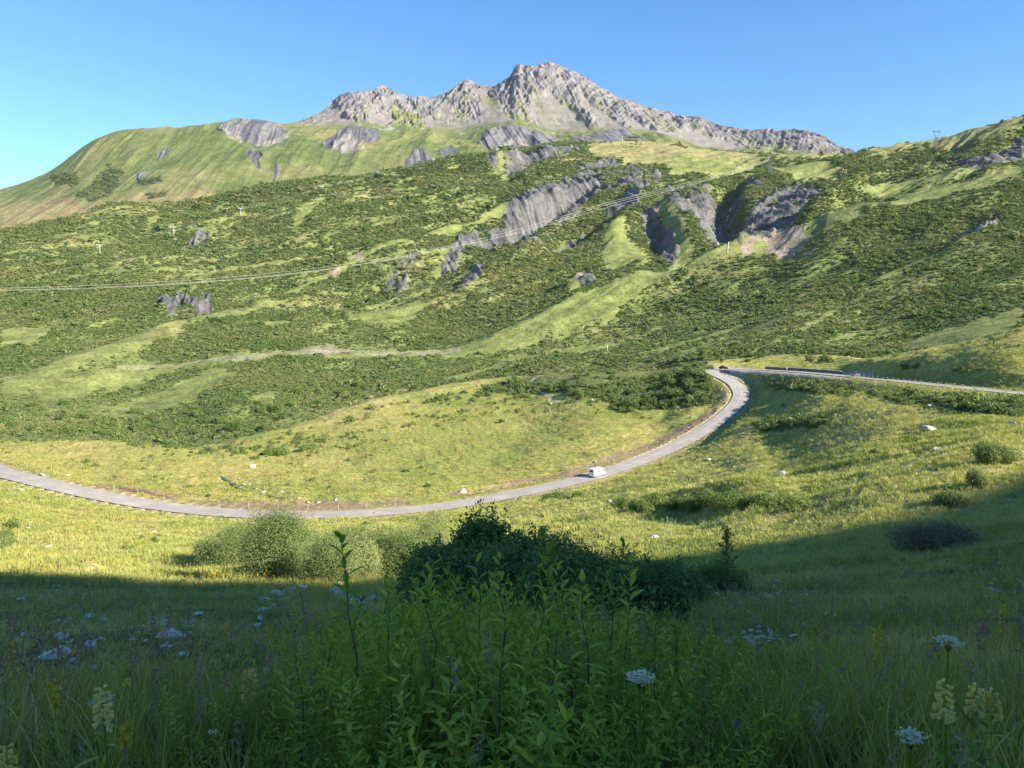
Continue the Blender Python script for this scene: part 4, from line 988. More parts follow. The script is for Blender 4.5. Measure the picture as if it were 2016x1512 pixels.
shrub(900, 27, 1.5, 2.3, M_ALDER, 11000, .17, 'dark alder bush pressed against the left side of the tall narrow alder', lobes=8, asp=.6, name='alder_bush', seed=67)
shrub(1022, 26, 1.6, 2.2, M_ALDER, 11000, .17, 'dark alder bush pressed against the right side of the tall narrow alder', lobes=8, asp=.6, name='alder_bush', seed=77)
shrub(1085, 28, 2.1, 2.7, M_ALDER, 9000, .12, 'dark alder bush on the right flank of the big shaded alder', lobes=9, asp=.6, name='alder_bush', seed=8)
shrub(860, 29, 1.7, 2.4, M_ALDER, 7000, .12, 'small dark alder bush on the left flank of the big shaded alder', lobes=8, asp=.6, name='alder_bush', seed=9)
shrub(1185, 25, 2.1, 1.9, M_ALDER, 8000, .11, 'low dark shrub in shade below the right hand leafy saplings', lobes=9, asp=.55, name='alder_bush', seed=10)
shrub(1305, 27, 2.1, 1.8, M_ALDER, 9000, .11, 'low dark shrub in shade beside the slender dark young tree', lobes=10, asp=.55, name='alder_bush', seed=11)
shrub(1420, 33, 1.4, 1.3, M_ALDER, 6000, .11, 'small dark shrub in shade, right end of the low shaded shrubs', lobes=8, asp=.55, name='alder_bush', seed=12)
shrub(600, 56, 2.8, 3.6, M_WILLOW, 11000, .17, 'sunlit willow bush filling the gap right of the tallest sunlit bush', lobes=12, name='willow_bush', seed=31)
shrub(705, 49, 2.4, 3.5, M_WILLOW, 10000, .16, 'sunlit willow bush directly behind the tip of the tallest sapling', lobes=11, name='willow_bush', seed=32)
shrub(800, 52, 2.5, 3.7, M_WILLOW, 10000, .16, 'sunlit willow bush left of the upright one by the dark alder', lobes=11, name='willow_bush', seed=33)
shrub(415, 68, 2.2, 2.2, M_WILLOW, 4000, .16, 'lowest willow bush at the far left end of the sunlit bush group', lobes=7, name='willow_bush', seed=34)
shrub(1010, 23, 1.8, 2.1, M_ALDER, 11000, .16, 'leafy alder bush low in front of the big shaded alder', lobes=10, asp=.6, name='alder_bush', seed=35)
shrub(880, 21, 1.5, 1.7, M_ALDER, 9000, .16, 'leafy alder bush in shade beside the stream, left of the big alder', lobes=9, asp=.6, name='alder_bush', seed=36)
shrub(1120, 20, 1.7, 1.8, M_ALDER, 9000, .16, 'leafy alder bush in shade just behind the pair of tall sapling tips', lobes=9, asp=.6, name='alder_bush', seed=37)
shrub(1240, 17, 1.4, 1.3, M_ALDER, 8000, .15, 'low leafy alder bush in shade right of the sapling group', lobes=9, asp=.6, name='alder_bush', seed=38)
shrub(1845, 44, 2.4, 1.7, M_GREYW, 9000, .15, 'grey blue willow bush alone on the shaded grass at the right', lobes=12, name='willow_bush', seed=13)
shrub(1955, 74, 2.3, 1.9, M_WILLOW, 7000, .22, 'sunlit green bush on the bank above the shadow edge at far right', lobes=10, name='willow_bush', seed=14)
shrub(1925, 64, 1.1, 1.5, M_WILLOW, 3000, .18, 'small bright green bush just below the sunlit bank bush', lobes=6, name='willow_bush', seed=15)
shrub(1872, 60, 1.6, 1.0, M_WILLOW, 3000, .18, 'low straggling pale bush along the edge of the right hand shadow', lobes=8, name='willow_bush', seed=16)
shrub(5, 74, 1.2, 2.0, M_WILLOW, 3500, .2, 'bright green bush cut by the left picture edge below the road', lobes=7, name='willow_bush', seed=17)
shrub(1100, 171, 3.4, 2.2, M_ALDER, 4500, .34, 'dark green bush at the near edge of the road below the white van', lobes=9, name='alder_bush', seed=18)
shrub(1140, 168, 2.2, 1.5, M_ALDER, 2500, .34, 'small bush beside the dark roadside bush, on its right', lobes=7, name='alder_bush', seed=19)
for k, (px_, w_, h_, t_) in enumerate([(1232, 1.7, 2.0, 'leftmost bush of the dark row'), (1262, 1.6, 1.5, 'second bush from the left in the dark row'), (1294, 2.0, 2.1, 'third bush from the left in the dark row'), (1330, 1.7, 1.7, 'fourth bush from the left in the dark row'), (1362, 2.0, 1.9, 'fifth bush from the left in the dark row'),
        (1398, 2.0, 2.2, 'middle and tallest bush of the dark row'), (1434, 2.1, 2.5, 'bush right of the tallest in the dark row'), (1472, 1.9, 1.9, 'fourth bush from the right in the dark row'), (1505, 1.7, 1.7, 'third bush from the right in the dark row'), (1538, 1.7, 1.5, 'second bush from the right in the dark row'), (1572, 1.6, 1.2, 'rightmost bush of the dark row')]):
    shrub(px_, 100, w_*1.12, h_*.95, M_ALDER, 2600, .24, t_ + ' on the bank above the shadow', 'bushes in a row on the meadow bank', lobes=7, name='bank_bush', seed=40+k, at=hit(px_, 1000 + 5*sin(k*2.1)))
shrub(545, 238, 4.2, 3.2, M_ALDER, 2500, .5, 'dark pointed bush alone in the far meadow left of centre', lobes=7, name='alder_bush', seed=60, at=hit(545, 898)); shrub(608, 252, 3.4, 1.8, M_ALDER, 1600, .5, 'low dark bush in the far meadow right of the pointed one', lobes=7, name='alder_bush', seed=61, at=hit(608, 885))
# copies of a few shrub shapes: thickets one can still tell apart bush by bush
KIND = []
for k in range(8):
    rr_ = np.random.default_rng(300+k)
    m_ = [M_ALDER, M_SCRUB, M_ALDER, M_WILLOW][k % 4]
    v, f = bush_shape(rr_, 1500, .14, 9, 1.0, [1.1, .8, 1.35, 1.0][k % 4], .6, .45, sprays=25)
    KIND.append((mesh_np('foliage', v, f, [m_]), stems_mesh('stems', rr_, 7, .9, .9, .03)))
def copy_shrub(p, w, kind, label, group, name='shrub', hz=1.0):
    e = empty(name, (p[0], p[1], p[2]-.12*w), random.random()*6.28); tag(e, label, 'shrub', group)
    e.scale = (w, w, w*hz)
    obj('foliage', KIND[kind][0], e)
    if w > 1.6: obj('stems', KIND[kind][1], e)
def pt_in(poly):
    P = np.array(poly, float)
    while True:
        q = P.min(0) + (P.max(0)-P.min(0))*np.array([random.random(), random.random()])
        if polysdf(np.array([q[0]]), np.array([q[1]]), poly)[0] < 0: return q
THICK = [
 ([(1205,800),(1240,760),(1300,742),(1380,728),(1412,745),(1415,775),(1350,795),(1280,808)], 46, (2.2, 3.6), (0, 2, 3, 0, 2), 'leafy tree-like shrub in the thicket left of the hairpin bend', 'shrubs in the thicket by the hairpin'),
 ([(1050,752),(1130,728),(1230,715),(1230,745),(1160,775),(1090,770)], 30, (1.6, 2.6), (1, 0, 5, 4), 'dark shrub on the rise behind the short footpath', 'shrubs behind the footpath'),
 ([(0,860),(0,800),(120,790),(330,820),(560,800),(700,770),(690,800),(540,850),(420,868),(200,862)], 56, (2.2, 4.2), (0, 1, 4, 5, 2), 'round shrub in the dip behind the left hand meadow brow', 'shrubs in the dip behind the meadow brow'),
 ([(500,800),(640,740),(760,740),(860,735),(700,785),(560,830)], 30, (2.2, 3.8), (0, 4, 2, 1), 'bushy shrub on the valley side above the far end of the meadow', 'shrubs above the far meadow'),
 ([(1260,705),(1420,690),(1620,680),(1700,690),(1690,715),(1500,710),(1300,725)], 44, (1.7, 3.0), (1, 4, 5, 0), 'shrub on the slope directly behind the upper road and dark wall', 'shrubs behind the upper road'),
 ([(1510,752),(1570,750),(1690,763),(1700,776),(1600,776),(1520,765)], 18, (.6, 1.1), (0, 4, 1), 'shrub on the bank directly below the upper road', 'shrubs on the bank below the upper road'),
 ([(1740,735),(1770,718),(1840,712),(1960,735),(2016,745),(2016,762),(1880,748)], 18, (1.0, 1.8), (1, 5), 'shrub on the dark side of the knoll above the fenced road', 'shrubs on the knoll'),
 ([(1700,775),(1850,782),(2016,800),(2016,822),(1880,805),(1730,790)], 20, (.9, 1.6), (1, 4, 5), 'shrub in the shaded ditch below the fence', 'shrubs below the fence'),
]
for poly, n, (a, b), kinds, lab, grp in THICK:
    k = 0
    while k < n:
        q = pt_in(poly); p = hit(*q)
        if np.hypot(ROADC[:, 0]-p[0], ROADC[:, 1]-p[1]).min() < (10.5 if q[0] > 1400 and q[1] > 726 else 6.2): 
            k += 1; continue
        copy_shrub(p, a + (b-a)*random.random()**1.5, random.choice(kinds), lab, grp, hz=.8+.4*random.random()); k += 1
# stream water
m, nt, out = newmat('stream_water'); b = N(nt, 'ShaderNodeBsdfPrincipled'); b.inputs['Base Color'].default_value = (.03, .05, .06, 1); b.inputs['Roughness'].default_value = .12; b.inputs['IOR'].default_value = 1.33
ge = N(nt, 'ShaderNodeNewGeometry'); nz = N(nt, 'ShaderNodeTexNoise'); nz.inputs['Scale'].default_value = 5; nz.inputs['Detail'].default_value = 4; L(nt, ge.outputs['Position'], nz.inputs['Vector'])
bp = N(nt, 'ShaderNodeBump'); bp.inputs['Strength'].default_value = .7; bp.inputs['Distance'].default_value = .08; L(nt, nz.outputs['Fac'], bp.inputs['Height']); L(nt, bp.outputs[0], b.inputs['Normal']); L(nt, b.outputs[0], out.inputs[0]); M_WATER = m
def ribbon(name, line, half, mat, lift=.05, step=40):
    P = np.array([hit(a, b_) for a, b_ in line]); Lx = np.concatenate([[0], np.cumsum(np.linalg.norm(np.diff(P, axis=0), axis=1))])
    t = np.linspace(0, Lx[-1], step); c = np.stack([np.interp(t, Lx, P[:, k]) for k in range(3)], -1)
    d = np.gradient(c[:, :2], axis=0); d /= np.linalg.norm(d, axis=1)[:, None]; nn = np.stack([-d[:, 1], d[:, 0]], -1)
    hw = half*(1+.35*np.sin(np.arange(step)*1.3)); V = []
    for i in range(step):
        for s_ in (-1, 0, 1): V.append((c[i, 0]+nn[i, 0]*hw[i]*s_, c[i, 1]+nn[i, 1]*hw[i]*s_, c[i, 2]+lift))
    Fq = [(3*i+j, 3*i+j+3, 3*i+j+4, 3*i+j+1) for i in range(step-1) for j in range(2)]
    return obj(name, mesh_np(name, V, np.array(Fq), [mat], smooth=True))
tag(ribbon('stream', [(650,1140),(672,1170),(690,1200),(670,1232),(610,1280),(560,1315),(520,1345),(480,1380),(430,1420)], .55, M_WATER), kind='structure')
tag(ribbon('brook_water', [(432,938),(455,950),(480,965),(520,975),(560,982),(625,990)], .5, M_WATER), kind='structure')
M_FALL = mat_plain('white_water', (.72, .74, .76), .4, var=.1, scale=.1)
tag(ribbon('waterfall', [(1439,412),(1436,424),(1431,436),(1428,446)], .8, M_FALL, 1.8, 16), kind='structure')
tag(ribbon('waterfall', [(1409,472),(1412,480),(1418,488)], .6, M_FALL, 1.5, 12), kind='structure'); tag(ribbon('waterfall', [(1434,478),(1433,490),(1432,498)], .28, M_FALL, 1.2, 12), kind='structure')
# ================================================================== FOREGROUND PLANTS (things)
def sapling(px, Y, py_top, leaf, label, seed, mat=None, nl=None, asp=.42, name='leafy_sapling', group=None, wob=.08):
    r = np.random.default_rng(seed); p = ground(px, Y)
    X_, Y_, zt = pix(px, py_top, Y); h = float(zt) - p[2]
    e = empty(name, (p[0], p[1], p[2]-.03)); tag(e, label, 'plant', group)
    v, f, pts = leafy_stem(r, h, nl or int(h*32), leaf, asp, .12, 1.15, wob)
    obj('leaves', mesh_np('leaves', v, f, [mat or M_BROAD], smooth=True), e)
    tv, tf = tube_vf(pts, .008, .002, 5); obj('stem', mesh_np('stem', tv, tf, [M_TWIG], smooth=True), e)
SAP = [(716,4.0,1040,'tallest leafy sapling, standing free left of the dark alder against the sunlit willows'),(752,4.3,1130,'leafy sapling just right of the tallest one'),(690,4.4,1168,'shorter leafy sapling just left of the tallest one'),(862,3.8,1122,'leafy sapling with a pale upright tip before the left side of the dark alder'),(800,4.2,1160,'leafy sapling between the tallest one and the pale tipped one'),
 (940,3.9,1086,'leafy sapling with fanned top leaves in front of the middle of the dark alder'),(905,4.5,1135,'leafy sapling close behind the pale tipped one'),(992,4.1,1095,'leafy sapling right of the fan topped one before the dark alder'),(1040,3.7,1155,'low leafy sapling in front of the right part of the dark alder'),(1086,4.2,1036,'tall leafy sapling whose tip meets the sunlit meadow, left of a pair'),
 (1128,4.5,1078,'leafy sapling between the two tall tips on the right'),(1192,4.3,1048,'tall leafy sapling whose tip meets the sunlit meadow, right of a pair'),(1232,4.6,1100,'leafy sapling right of the two tall tips'),(1165,3.8,1140,'leafy sapling in front of the two tall tips'),(1290,4.2,1205,'low leafy sapling at the right end of the sapling group'),(1340,4.4,1215,'lowest leafy sapling, farthest right, by the rubble heap'),
 (640,4.2,1235,'low leafy sapling beside the shaded stream'),(600,3.7,1290,'low leafy sapling nearest the lower stream bed'),(770,3.5,1210,'leafy sapling low in front of the tallest ones'),(980,3.4,1205,'low leafy sapling at the very front in the middle'),(1100,3.5,1235,'low leafy sapling at the front, below the pair of tall tips'),(880,3.3,1260,'lowest front sapling left of the middle')]
for k, (a, Y_, t_, lab) in enumerate(SAP): sapling(a, Y_, t_, .066 + .02*(k % 3 == 0), lab, 500+k)
# slender young tree against the light
def young_tree(px, Y, top, label, seed):
    r = np.random.default_rng(seed); p = ground(px, Y); h = float(pix(px, top, Y)[2]) - p[2]
    e = empty('young_tree', tuple(p)); tag(e, label, 'tree')
    mb = MB(); mb.tube([(0,0,-.1),(.02,0,h*.4),(-.02,.01,h*.75),(0,0,h)], [.03,.024,.016,.006], 5)
    Ps = []
    for k in range(16):
        a = k*2.4; z0 = h*(.35+.62*k/16); l = .42*(1.25-k/16); q = np.array([l*cos(a), l*sin(a), z0+.12])
        mb.tube([(0,0,z0), q], [.01,.004], 4); Ps += [np.array([0,0,z0])+(q-np.array([0,0,z0]))*t + .05*r.normal(size=3) for t in r.random(34)]
    mb.build('trunk', M_TWIG, e)
    Ps = np.array(Ps); v, f = leafquads(Ps, r.normal(size=Ps.shape)+.01, .11, r, .6); obj('crown', mesh_np('crown', v, f, [M_ALDER]), e)
young_tree(1429, 30, 1034, 'slender dark young tree rising from the shade against the sunny grass', 71)
# ---- flowers
M_YEL = mat_leaf('yellow_petals', [(.60,.47,.10), (.68,.56,.16), (.74,.63,.25)], .35, world_scale=2); M_GOLD = mat_leaf('gold_petals', [(.42,.29,.02), (.5,.36,.03), (.55,.42,.05)], .2, world_scale=2)
M_WHITE = mat_leaf('white_petals', [(.62,.57,.44), (.70,.65,.50)], .3, world_scale=2); M_PURP = mat_leaf('purple_heads', [(.24,.15,.10), (.32,.20,.15), (.38,.27,.18)], .25, world_scale=2); M_BLUE = mat_leaf('blue_petals', [(.05,.05,.14), (.08,.075,.19)], .2, world_scale=2)
def bell(c, d, l, rad, k=7):
    d = np.array(d, float); d /= np.linalg.norm(d); a = np.cross(d, [0, 0, 1.]); a /= np.linalg.norm(a); b_ = np.cross(d, a); V = []; Fc = []
    for i, (t, w) in enumerate([(0, .35), (.25, .8), (.6, .85), (.85, 1.0), (1.0, 1.35)]):
        for j in range(k): V.append(np.array(c)+d*l*t+rad*w*(a*cos(2*pi*j/k)+b_*sin(2*pi*j/k)))
    for i in range(4):
        for j in range(k): Fc.append((i*k+j, i*k+(j+1) % k, (i+1)*k+(j+1) % k, (i+1)*k+j))
    return np.array(V), np.array(Fc)
def foxglove(px, Y, top, spike_px, label, seed):
    r = np.random.default_rng(seed); p = ground(px, Y); h = float(pix(px, top, Y)[2]) - p[2]; sp = spike_px/F*Y
    e = empty('foxglove', tuple(p)); tag(e, label, 'flower', 'pale yellow foxglove spikes in the foreground')
    parts = []; n = 26
    for k in range(n):
        t = k/n; z = h - sp*(1-t)*.98; a = k*2.4+r.normal()*.3; s = (1-.62*t)
        parts.append((*bell((.008*cos(a), .008*sin(a), z), (cos(a), sin(a), -.45+.9*t*.5), .030*s+.006, .0085*s+.002), 0))
    v, f, _ = join(parts); obj('blossoms', mesh_np('blossoms', v, f, [M_YEL], smooth=True), e)
    mb = MB(); mb.tube([(0,0,-.02),(.01,0,h*.5),(0,0,h)], [.006,.005,.0025], 5); mb.build('stem', M_BROAD, e)
    v, f, pts = leafy_stem(r, h-sp, 16, .085, .28, .1, .5, .02); obj('leaves', mesh_np('leaves', v, f, [M_BROAD], smooth=True), e)
foxglove(1841, 2.9, 1338, 80, 'pale yellow foxglove spike at lower right, largest and leftmost of three', 81)
foxglove(1905, 3.1, 1347, 56, 'pale yellow foxglove spike in the middle of the three at lower right', 82)
foxglove(1937, 3.1, 1358, 50, 'pale yellow foxglove spike, rightmost of the three', 83)
foxglove(217, 3.0, 1350, 78, 'pale yellow foxglove spike standing in the left foreground', 84)
foxglove(30, 2.8, 1468, 70, 'pale yellow foxglove spike in the bottom left corner', 85)
def umbel(px, Y, top, wpx, label, seed):
    r = np.random.default_rng(seed); p = ground(px, Y); h = float(pix(px, top, Y)[2]) - p[2]; w = wpx/F*Y/2
    e = empty('umbel_flower', tuple(p)); tag(e, label, 'flower', 'white umbel flowers in the foreground')
    mb = MB(); mb.tube([(0,0,-.02),(.01,.01,h*.5),(0,0,h-.06)], .004, 5); P = []
    for k in range(16):
        a = k*2.4; d = w*math.sqrt((k+.5)/16); c = np.array([d*cos(a), d*sin(a), h - .25*d + .006*r.normal()])
        mb.tube([(0,0,h-.06), c], .0015, 3, cap=False)
        for q in range(16): P.append(c + np.array([.011*r.normal(), .011*r.normal(), .003*r.normal()]))
    mb.build('stem', M_BROAD, e); P = np.array(P); v, f = leafquads(P, np.array([0, 0, 1.])+.3*r.normal(size=P.shape), .011, r, 1.0); obj('flower_head', mesh_np('flower_head', v, f, [M_WHITE]), e)
for k, a in enumerate([(1254,2.9,1328,38,'white umbel flower head in the middle foreground right of the saplings'),(1850,3.3,1258,42,'white umbel flower head above the foxgloves at right'),(1776,2.6,1445,38,'white umbel flower head low at the right beside the foxgloves'),(205,4.6,1372,44,'broad cluster of white umbels left of the left foreground foxglove')]): umbel(*a, 90+k)
def spire(px, Y, top, label, seed, hs=.38):
    r = np.random.default_rng(seed); p = ground(px, Y); h = float(pix(px, top, Y)[2]) - p[2]
    e = empty('yellow_flower_spire', tuple(p)); tag(e, label, 'flower', 'golden yellow flower spires in the shade')
    P = []; Q = []
    for k in range(70):
        t = r.random(); a = r.random()*6.28; P.append((.022*cos(a), .022*sin(a), h*(1-hs*t))); Q.append((cos(a), sin(a), .3))
    v, f = leafquads(np.array(P), np.array(Q)+.3*r.normal(size=(70, 3)), .026, r, .8); obj('blossoms', mesh_np('blossoms', v, f, [M_GOLD]), e)
    mb = MB(); mb.tube([(0,0,-.02),(0,.01,h)], [.006,.003], 5); mb.build('stem', M_BROAD, e)
for k, a in enumerate([(535,6.5,1228,'golden yellow flower spire right of the small white wedge stone'),(27,6.0,1262,'golden yellow flower spire at the left picture edge'),(113,4.4,1345,'golden yellow flower spire left of the foreground foxglove'),(250,3.6,1425,'golden yellow flower spire low in the left foreground'),(1722,5.6,1235,'golden yellow flower spire on the right hand shaded slope'),(1968,7.5,1180,'golden yellow flower spire at the far right in the shade')]): spire(*a, 110+k)
# ---- uncountable flowers and seed heads
r = np.random.default_rng(31)
def head_tpl(r, h, kind):
    tv, tf = tube_vf(np.array([(0, 0, 0), (.02, 0, h*.5), (.08*h, .02, h)]), .0022, .0010, 3)
    parts = [(tv, tf, 0)]; c = np.array([.08*h, .02, h])
    if kind == 'white':
        P = c + r.normal(size=(26, 3))*np.array([.016, .016, .004]); parts.append((*leafquads(P, np.array([0, 0, 1.])+.4*r.normal(size=P.shape), .012, r, 1.), 1))
    elif kind == 'head':
        P = c - np.array([.02, .005, .11])*r.random((46, 1)) + .006*r.normal(size=(46, 3)); parts.append((*leafquads(P, r.normal(size=P.shape), .02, r, .35), 1))
    elif kind == 'spire':
        a = r.random(40)*6.28; P = np.stack([.018*np.cos(a), .018*np.sin(a), h*(.55+.45*r.random(40))], -1) + np.array([.05*h, .01, 0]); parts.append((*leafquads(P, r.normal(size=P.shape), .035, r, .8), 1))
    elif kind == 'dot':
        P = c + r.normal(size=(6, 3))*.006; parts.append((*leafquads(P, r.normal(size=P.shape)*.4+np.array([0, -.6, 1.]), .018, r, .9), 1))
    return join(parts)
def scatter_heads(name, kind, dens, mats, h, smin=.7, smax=1.3, far=0.0):
    P, i, j = sample(MS, dens, r)
    n = len(P); sc = (smin+(smax-smin)*r.random(n))*np.maximum(1, P[:, 1]*far)
    tag(gn_scatter(name, [head_tpl(r, h*(.8+.1*k), kind) for k in range(4)], mats, P, np.stack([.15*r.normal(size=n), .15*r.normal(size=n), r.random(n)*6.28], -1), sc, r.integers(0, 4, n)), kind='stuff')
nz1 = fbm(MS.X/3, MS.Y/3, 3, 140)
A = lambda a, b_: ((MS.Y > a) & (MS.Y < b_)).astype(float)
scatter_heads('white_wildflowers', 'white', A(3.2, 26)*sstep(.05, .4, nz1)*(1.3*(MS.px > 1250) + 2.4*(MS.px < 480) + .15), [M_GRASSN, M_WHITE], .38, far=.06)
scatter_heads('purple_grass_heads', 'head', A(2.6, 9)*(6*(MS.px < 420) + 1.8), [M_STRAW, M_PURP], .62)
scatter_heads('pale_grass_heads', 'head', A(2.4, 30)*4.5*sstep(-.3, .4, nz1), [M_STRAW, M_STRAW], .72)
scatter_heads('yellow_wildflowers', 'spire', A(34, 60)*(.25+1.8*sstep(.1, .4, fbm(MS.X/6, MS.Y/6, 3, 141)))*(MS.px < 640) + .10*A(60, 110)*(MS.px < 500) + .25*A(7, 34)*(MS.px < 500)*sstep(0, .4, nz1), [M_GRASSN, M_GOLD], .62)
scatter_heads('small_yellow_flowers', 'dot', A(2.6, 14)*.8, [M_GRASSN, M_GOLD], .35); scatter_heads('blue_bellflowers', 'dot', A(2.4, 9)*.7*(MS.px > 1100), [M_GRASSN, M_BLUE], .45)
# tall coarse weeds catching the sun on the right hand meadow
wt = [herb(r, .9, 18, .16, .5) for _ in range(4)]
P, i, j = sample(MS, ((MS.px > 1150)*A(58, 185)*.42*sstep(-.25, .3, fbm(MS.X/9, MS.Y/9, 3, 142)) + .02*A(100, 260))*(RD > 5), r)
tag(gn_scatter('tall_weeds', wt, [M_WILLOW], P, np.stack([.1*r.normal(size=len(P)), .1*r.normal(size=len(P)), r.random(len(P))*6.28], -1), .75+.7*r.random(len(P)), r.integers(0, 4, len(P))), kind='stuff')
# ================================================================== VEHICLES
M_WPAINT = mat_plain('white_paint', (.78, .78, .77), .35, var=.02); M_GLASS = mat_plain('dark_glass', (.02, .025, .03), .08, var=.1); M_TYRE = mat_plain('tyre_rubber', (.02, .02, .02), .8); M_GREYP = mat_plain('grey_plastic', (.12, .12, .13), .6); M_RED = mat_plain('tail_lamp', (.45, .03, .02), .3); M_RIM = mat_plain('wheel_rim', (.5, .5, .52), .3, .8)
M_DKCAR = mat_plain('dark_car_paint', (.035, .037, .042), .3); M_BLCAR = mat_plain('blue_car_paint', (.16, .20, .27), .3)
def wheel(parent, x, y, rad, w):
    t = MB(); t.tube([(x, y-w/2, rad), (x, y+w/2, rad)], rad, 18); o = t.build('wheel', M_TYRE, parent)
    q = MB(); s = -1 if y < 0 else 1; q.tube([(x, y+s*(w/2-.02), rad), (x, y+s*(w/2+.012), rad)], rad*.6, 12); q.build('rim', M_RIM, o)
def bevel(o, w=.05, seg=3):
    m_ = o.modifiers.new('bevel', 'BEVEL'); m_.width = w; m_.segments = seg; m_.limit_method = 'ANGLE'; m_.angle_limit = R(30)
def hull(rows, name, mat, parent, w=.06):
    """rows: (x, half width, z0, z1, top half width)"""
    mb = MB(); V = []; 
    for x_, hw, z0, z1, tw in rows: V += [(x_, -hw, z0), (x_, hw, z0), (x_, hw, (z0+z1)*.5), (x_, tw, z1), (x_, -tw, z1), (x_, -hw, (z0+z1)*.5)]
    n = len(rows); Fs = [(5, 4, 3, 2, 1, 0), tuple(range((n-1)*6, n*6))]
    for i in range(n-1):
        for j in range(6): Fs.append((i*6+j, i*6+(j+1) % 6, (i+1)*6+(j+1) % 6, (i+1)*6+j))
    mb.add(V, Fs); o = mb.build(name, mat, parent); bevel(o, w); return o
# motorhome
p, hd = road_xyz(1172, 937)
van = empty('camper_van', (p[0]+.9*sin(hd), p[1]-.9*cos(hd), p[2]+.06), hd); van.scale = (.88, .88, .88)
tag(van, 'white camper van with a rounded nose driving up the valley road', 'van')
hull([(-3.0, 1.05, .42, 2.55, .98), (-2.9, 1.1, .38, 2.72, 1.02), (-.2, 1.1, .38, 2.75, 1.02), (1.1, 1.1, .38, 2.78, 1.0), (1.9, 1.08, .40, 2.35, .92), (2.35, 1.04, .42, 1.75, .85), (2.9, .98, .45, 1.15, .8), (3.1, .9, .5, .95, .75)], 'body', M_WPAINT, van, .1)
def panel(parent, name, mat, c, size):
    mb = MB(); mb.box(c, size); return mb.build(name, mat, parent)
for s in (-1, 1):
    panel(van, 'side_window', M_GLASS, (-1.0, s*1.085, 1.85), (.9, .06, .5)); panel(van, 'cab_window', M_GLASS, (1.62, s*1.07, 1.6), (.75, .08, .5)); panel(van, 'mirror', M_GREYP, (2.1, s*1.22, 1.55), (.12, .2, .3))
    panel(van, 'headlight', M_GLASS, (2.98, s*.68, .9), (.14, .35, .18)); panel(van, 'tail_light', M_RED, (-3.0, s*.9, 1.0), (.06, .14, .4))
w_ = MB(); w_.add([(2.42, -.86, 1.72), (2.42, .86, 1.72), (1.98, .9, 2.28), (1.98, -.9, 2.28), (2.34, -.86, 1.7), (2.34, .86, 1.7), (1.9, .9, 2.26), (1.9, -.9, 2.26)], [(0, 1, 2, 3), (7, 6, 5, 4), (0, 4, 5, 1), (1, 5, 6, 2), (2, 6, 7, 3), (3, 7, 4, 0)]); w_.build('windscreen', M_GLASS, van)
panel(van, 'rear_window', M_GLASS, (-3.01, 0, 1.9), (.06, 1.1, .55)); panel(van, 'bumper', M_GREYP, (3.08, 0, .5), (.14, 1.8, .22)); panel(van, 'roof_vent', M_GREYP, (-.9, 0, 2.82), (.6, .55, .14)); panel(van, 'door', M_WPAINT, (-2.1, -1.09, 1.35), (.62, .05, 1.7))
for x_ in (-1.9, 2.05):
    for s in (-1, 1): wheel(van, x_, s*.98, .36, .24)
def car(pos, hd, mat, label):
    e = empty('car', (pos[0], pos[1], pos[2]+.06), hd); tag(e, label, 'car')
    hull([(-2.0, .78, .35, .95, .74), (-1.9, .85, .28, 1.0, .78), (-.6, .88, .26, 1.0, .8), (1.0, .88, .26, .98, .8), (1.9, .84, .28, .85, .74), (2.05, .76, .36, .75, .7)], 'body', mat, e, .08)
    hull([(-1.75, .74, .96, 1.0, .72), (-1.2, .74, .96, 1.42, .62), (.1, .74, .96, 1.45, .62), (1.0, .74, .95, .99, .70)], 'cabin', M_GLASS, e, .04)
    panel(e, 'roof', mat, (-.55, 0, 1.455), (1.45, 1.26, .05))
    for s in (-1, 1): panel(e, 'headlight', M_WPAINT, (1.98, s*.6, .68), (.12, .3, .14)); panel(e, 'tail_light', M_RED, (-1.98, s*.62, .8), (.08, .26, .16))
    for x_ in (-1.25, 1.3):
        for s in (-1, 1): wheel(e, x_, s*.8, .31, .2)
p, hd = road_xyz(1425, 726.5); car(p + np.array([.8*sin(hd), -.8*cos(hd), 0]), hd, M_DKCAR, 'small dark car rounding the hairpin bend')
p, hd = road_xyz(1677, 741); car(p + np.array([-1.2*sin(hd), 1.2*cos(hd), 0]), hd+pi, M_BLCAR, 'small blue grey car on the upper road beyond the dark wall')
# ================================================================== WALL, FENCE, POSTS
M_WALLD = mat_plain('dark_stone_wall', (.15, .13, .115), .9, var=.35, scale=1.2); M_COPE = mat_plain('pale_coping', (.42, .40, .37), .85, var=.15)
def along(pa, pb, off):
    """centre-line points between two pixels, shifted sideways by off metres"""
    qx, qy = proj(ROADC[:, 0], ROADC[:, 1], ROADC[:, 2])
    i0 = int(np.argmin((qx-pa[0])**2+(qy-pa[1])**2)); i1 = int(np.argmin((qx-pb[0])**2+(qy-pb[1])**2))
    c = ROADC[min(i0, i1):max(i0, i1)+1]; t = np.gradient(c[:, :2], axis=0); t /= np.linalg.norm(t, axis=1)[:, None]
    q = c.copy(); q[:, 0] += -t[:, 1]*off; q[:, 1] += t[:, 0]*off; return q
q = along((1490, 728), (1632, 737), 5.0)
wl = empty('retaining_wall', tuple(q[0])); tag(wl, 'long dark retaining wall with a pale top edge behind the upper road', 'wall')
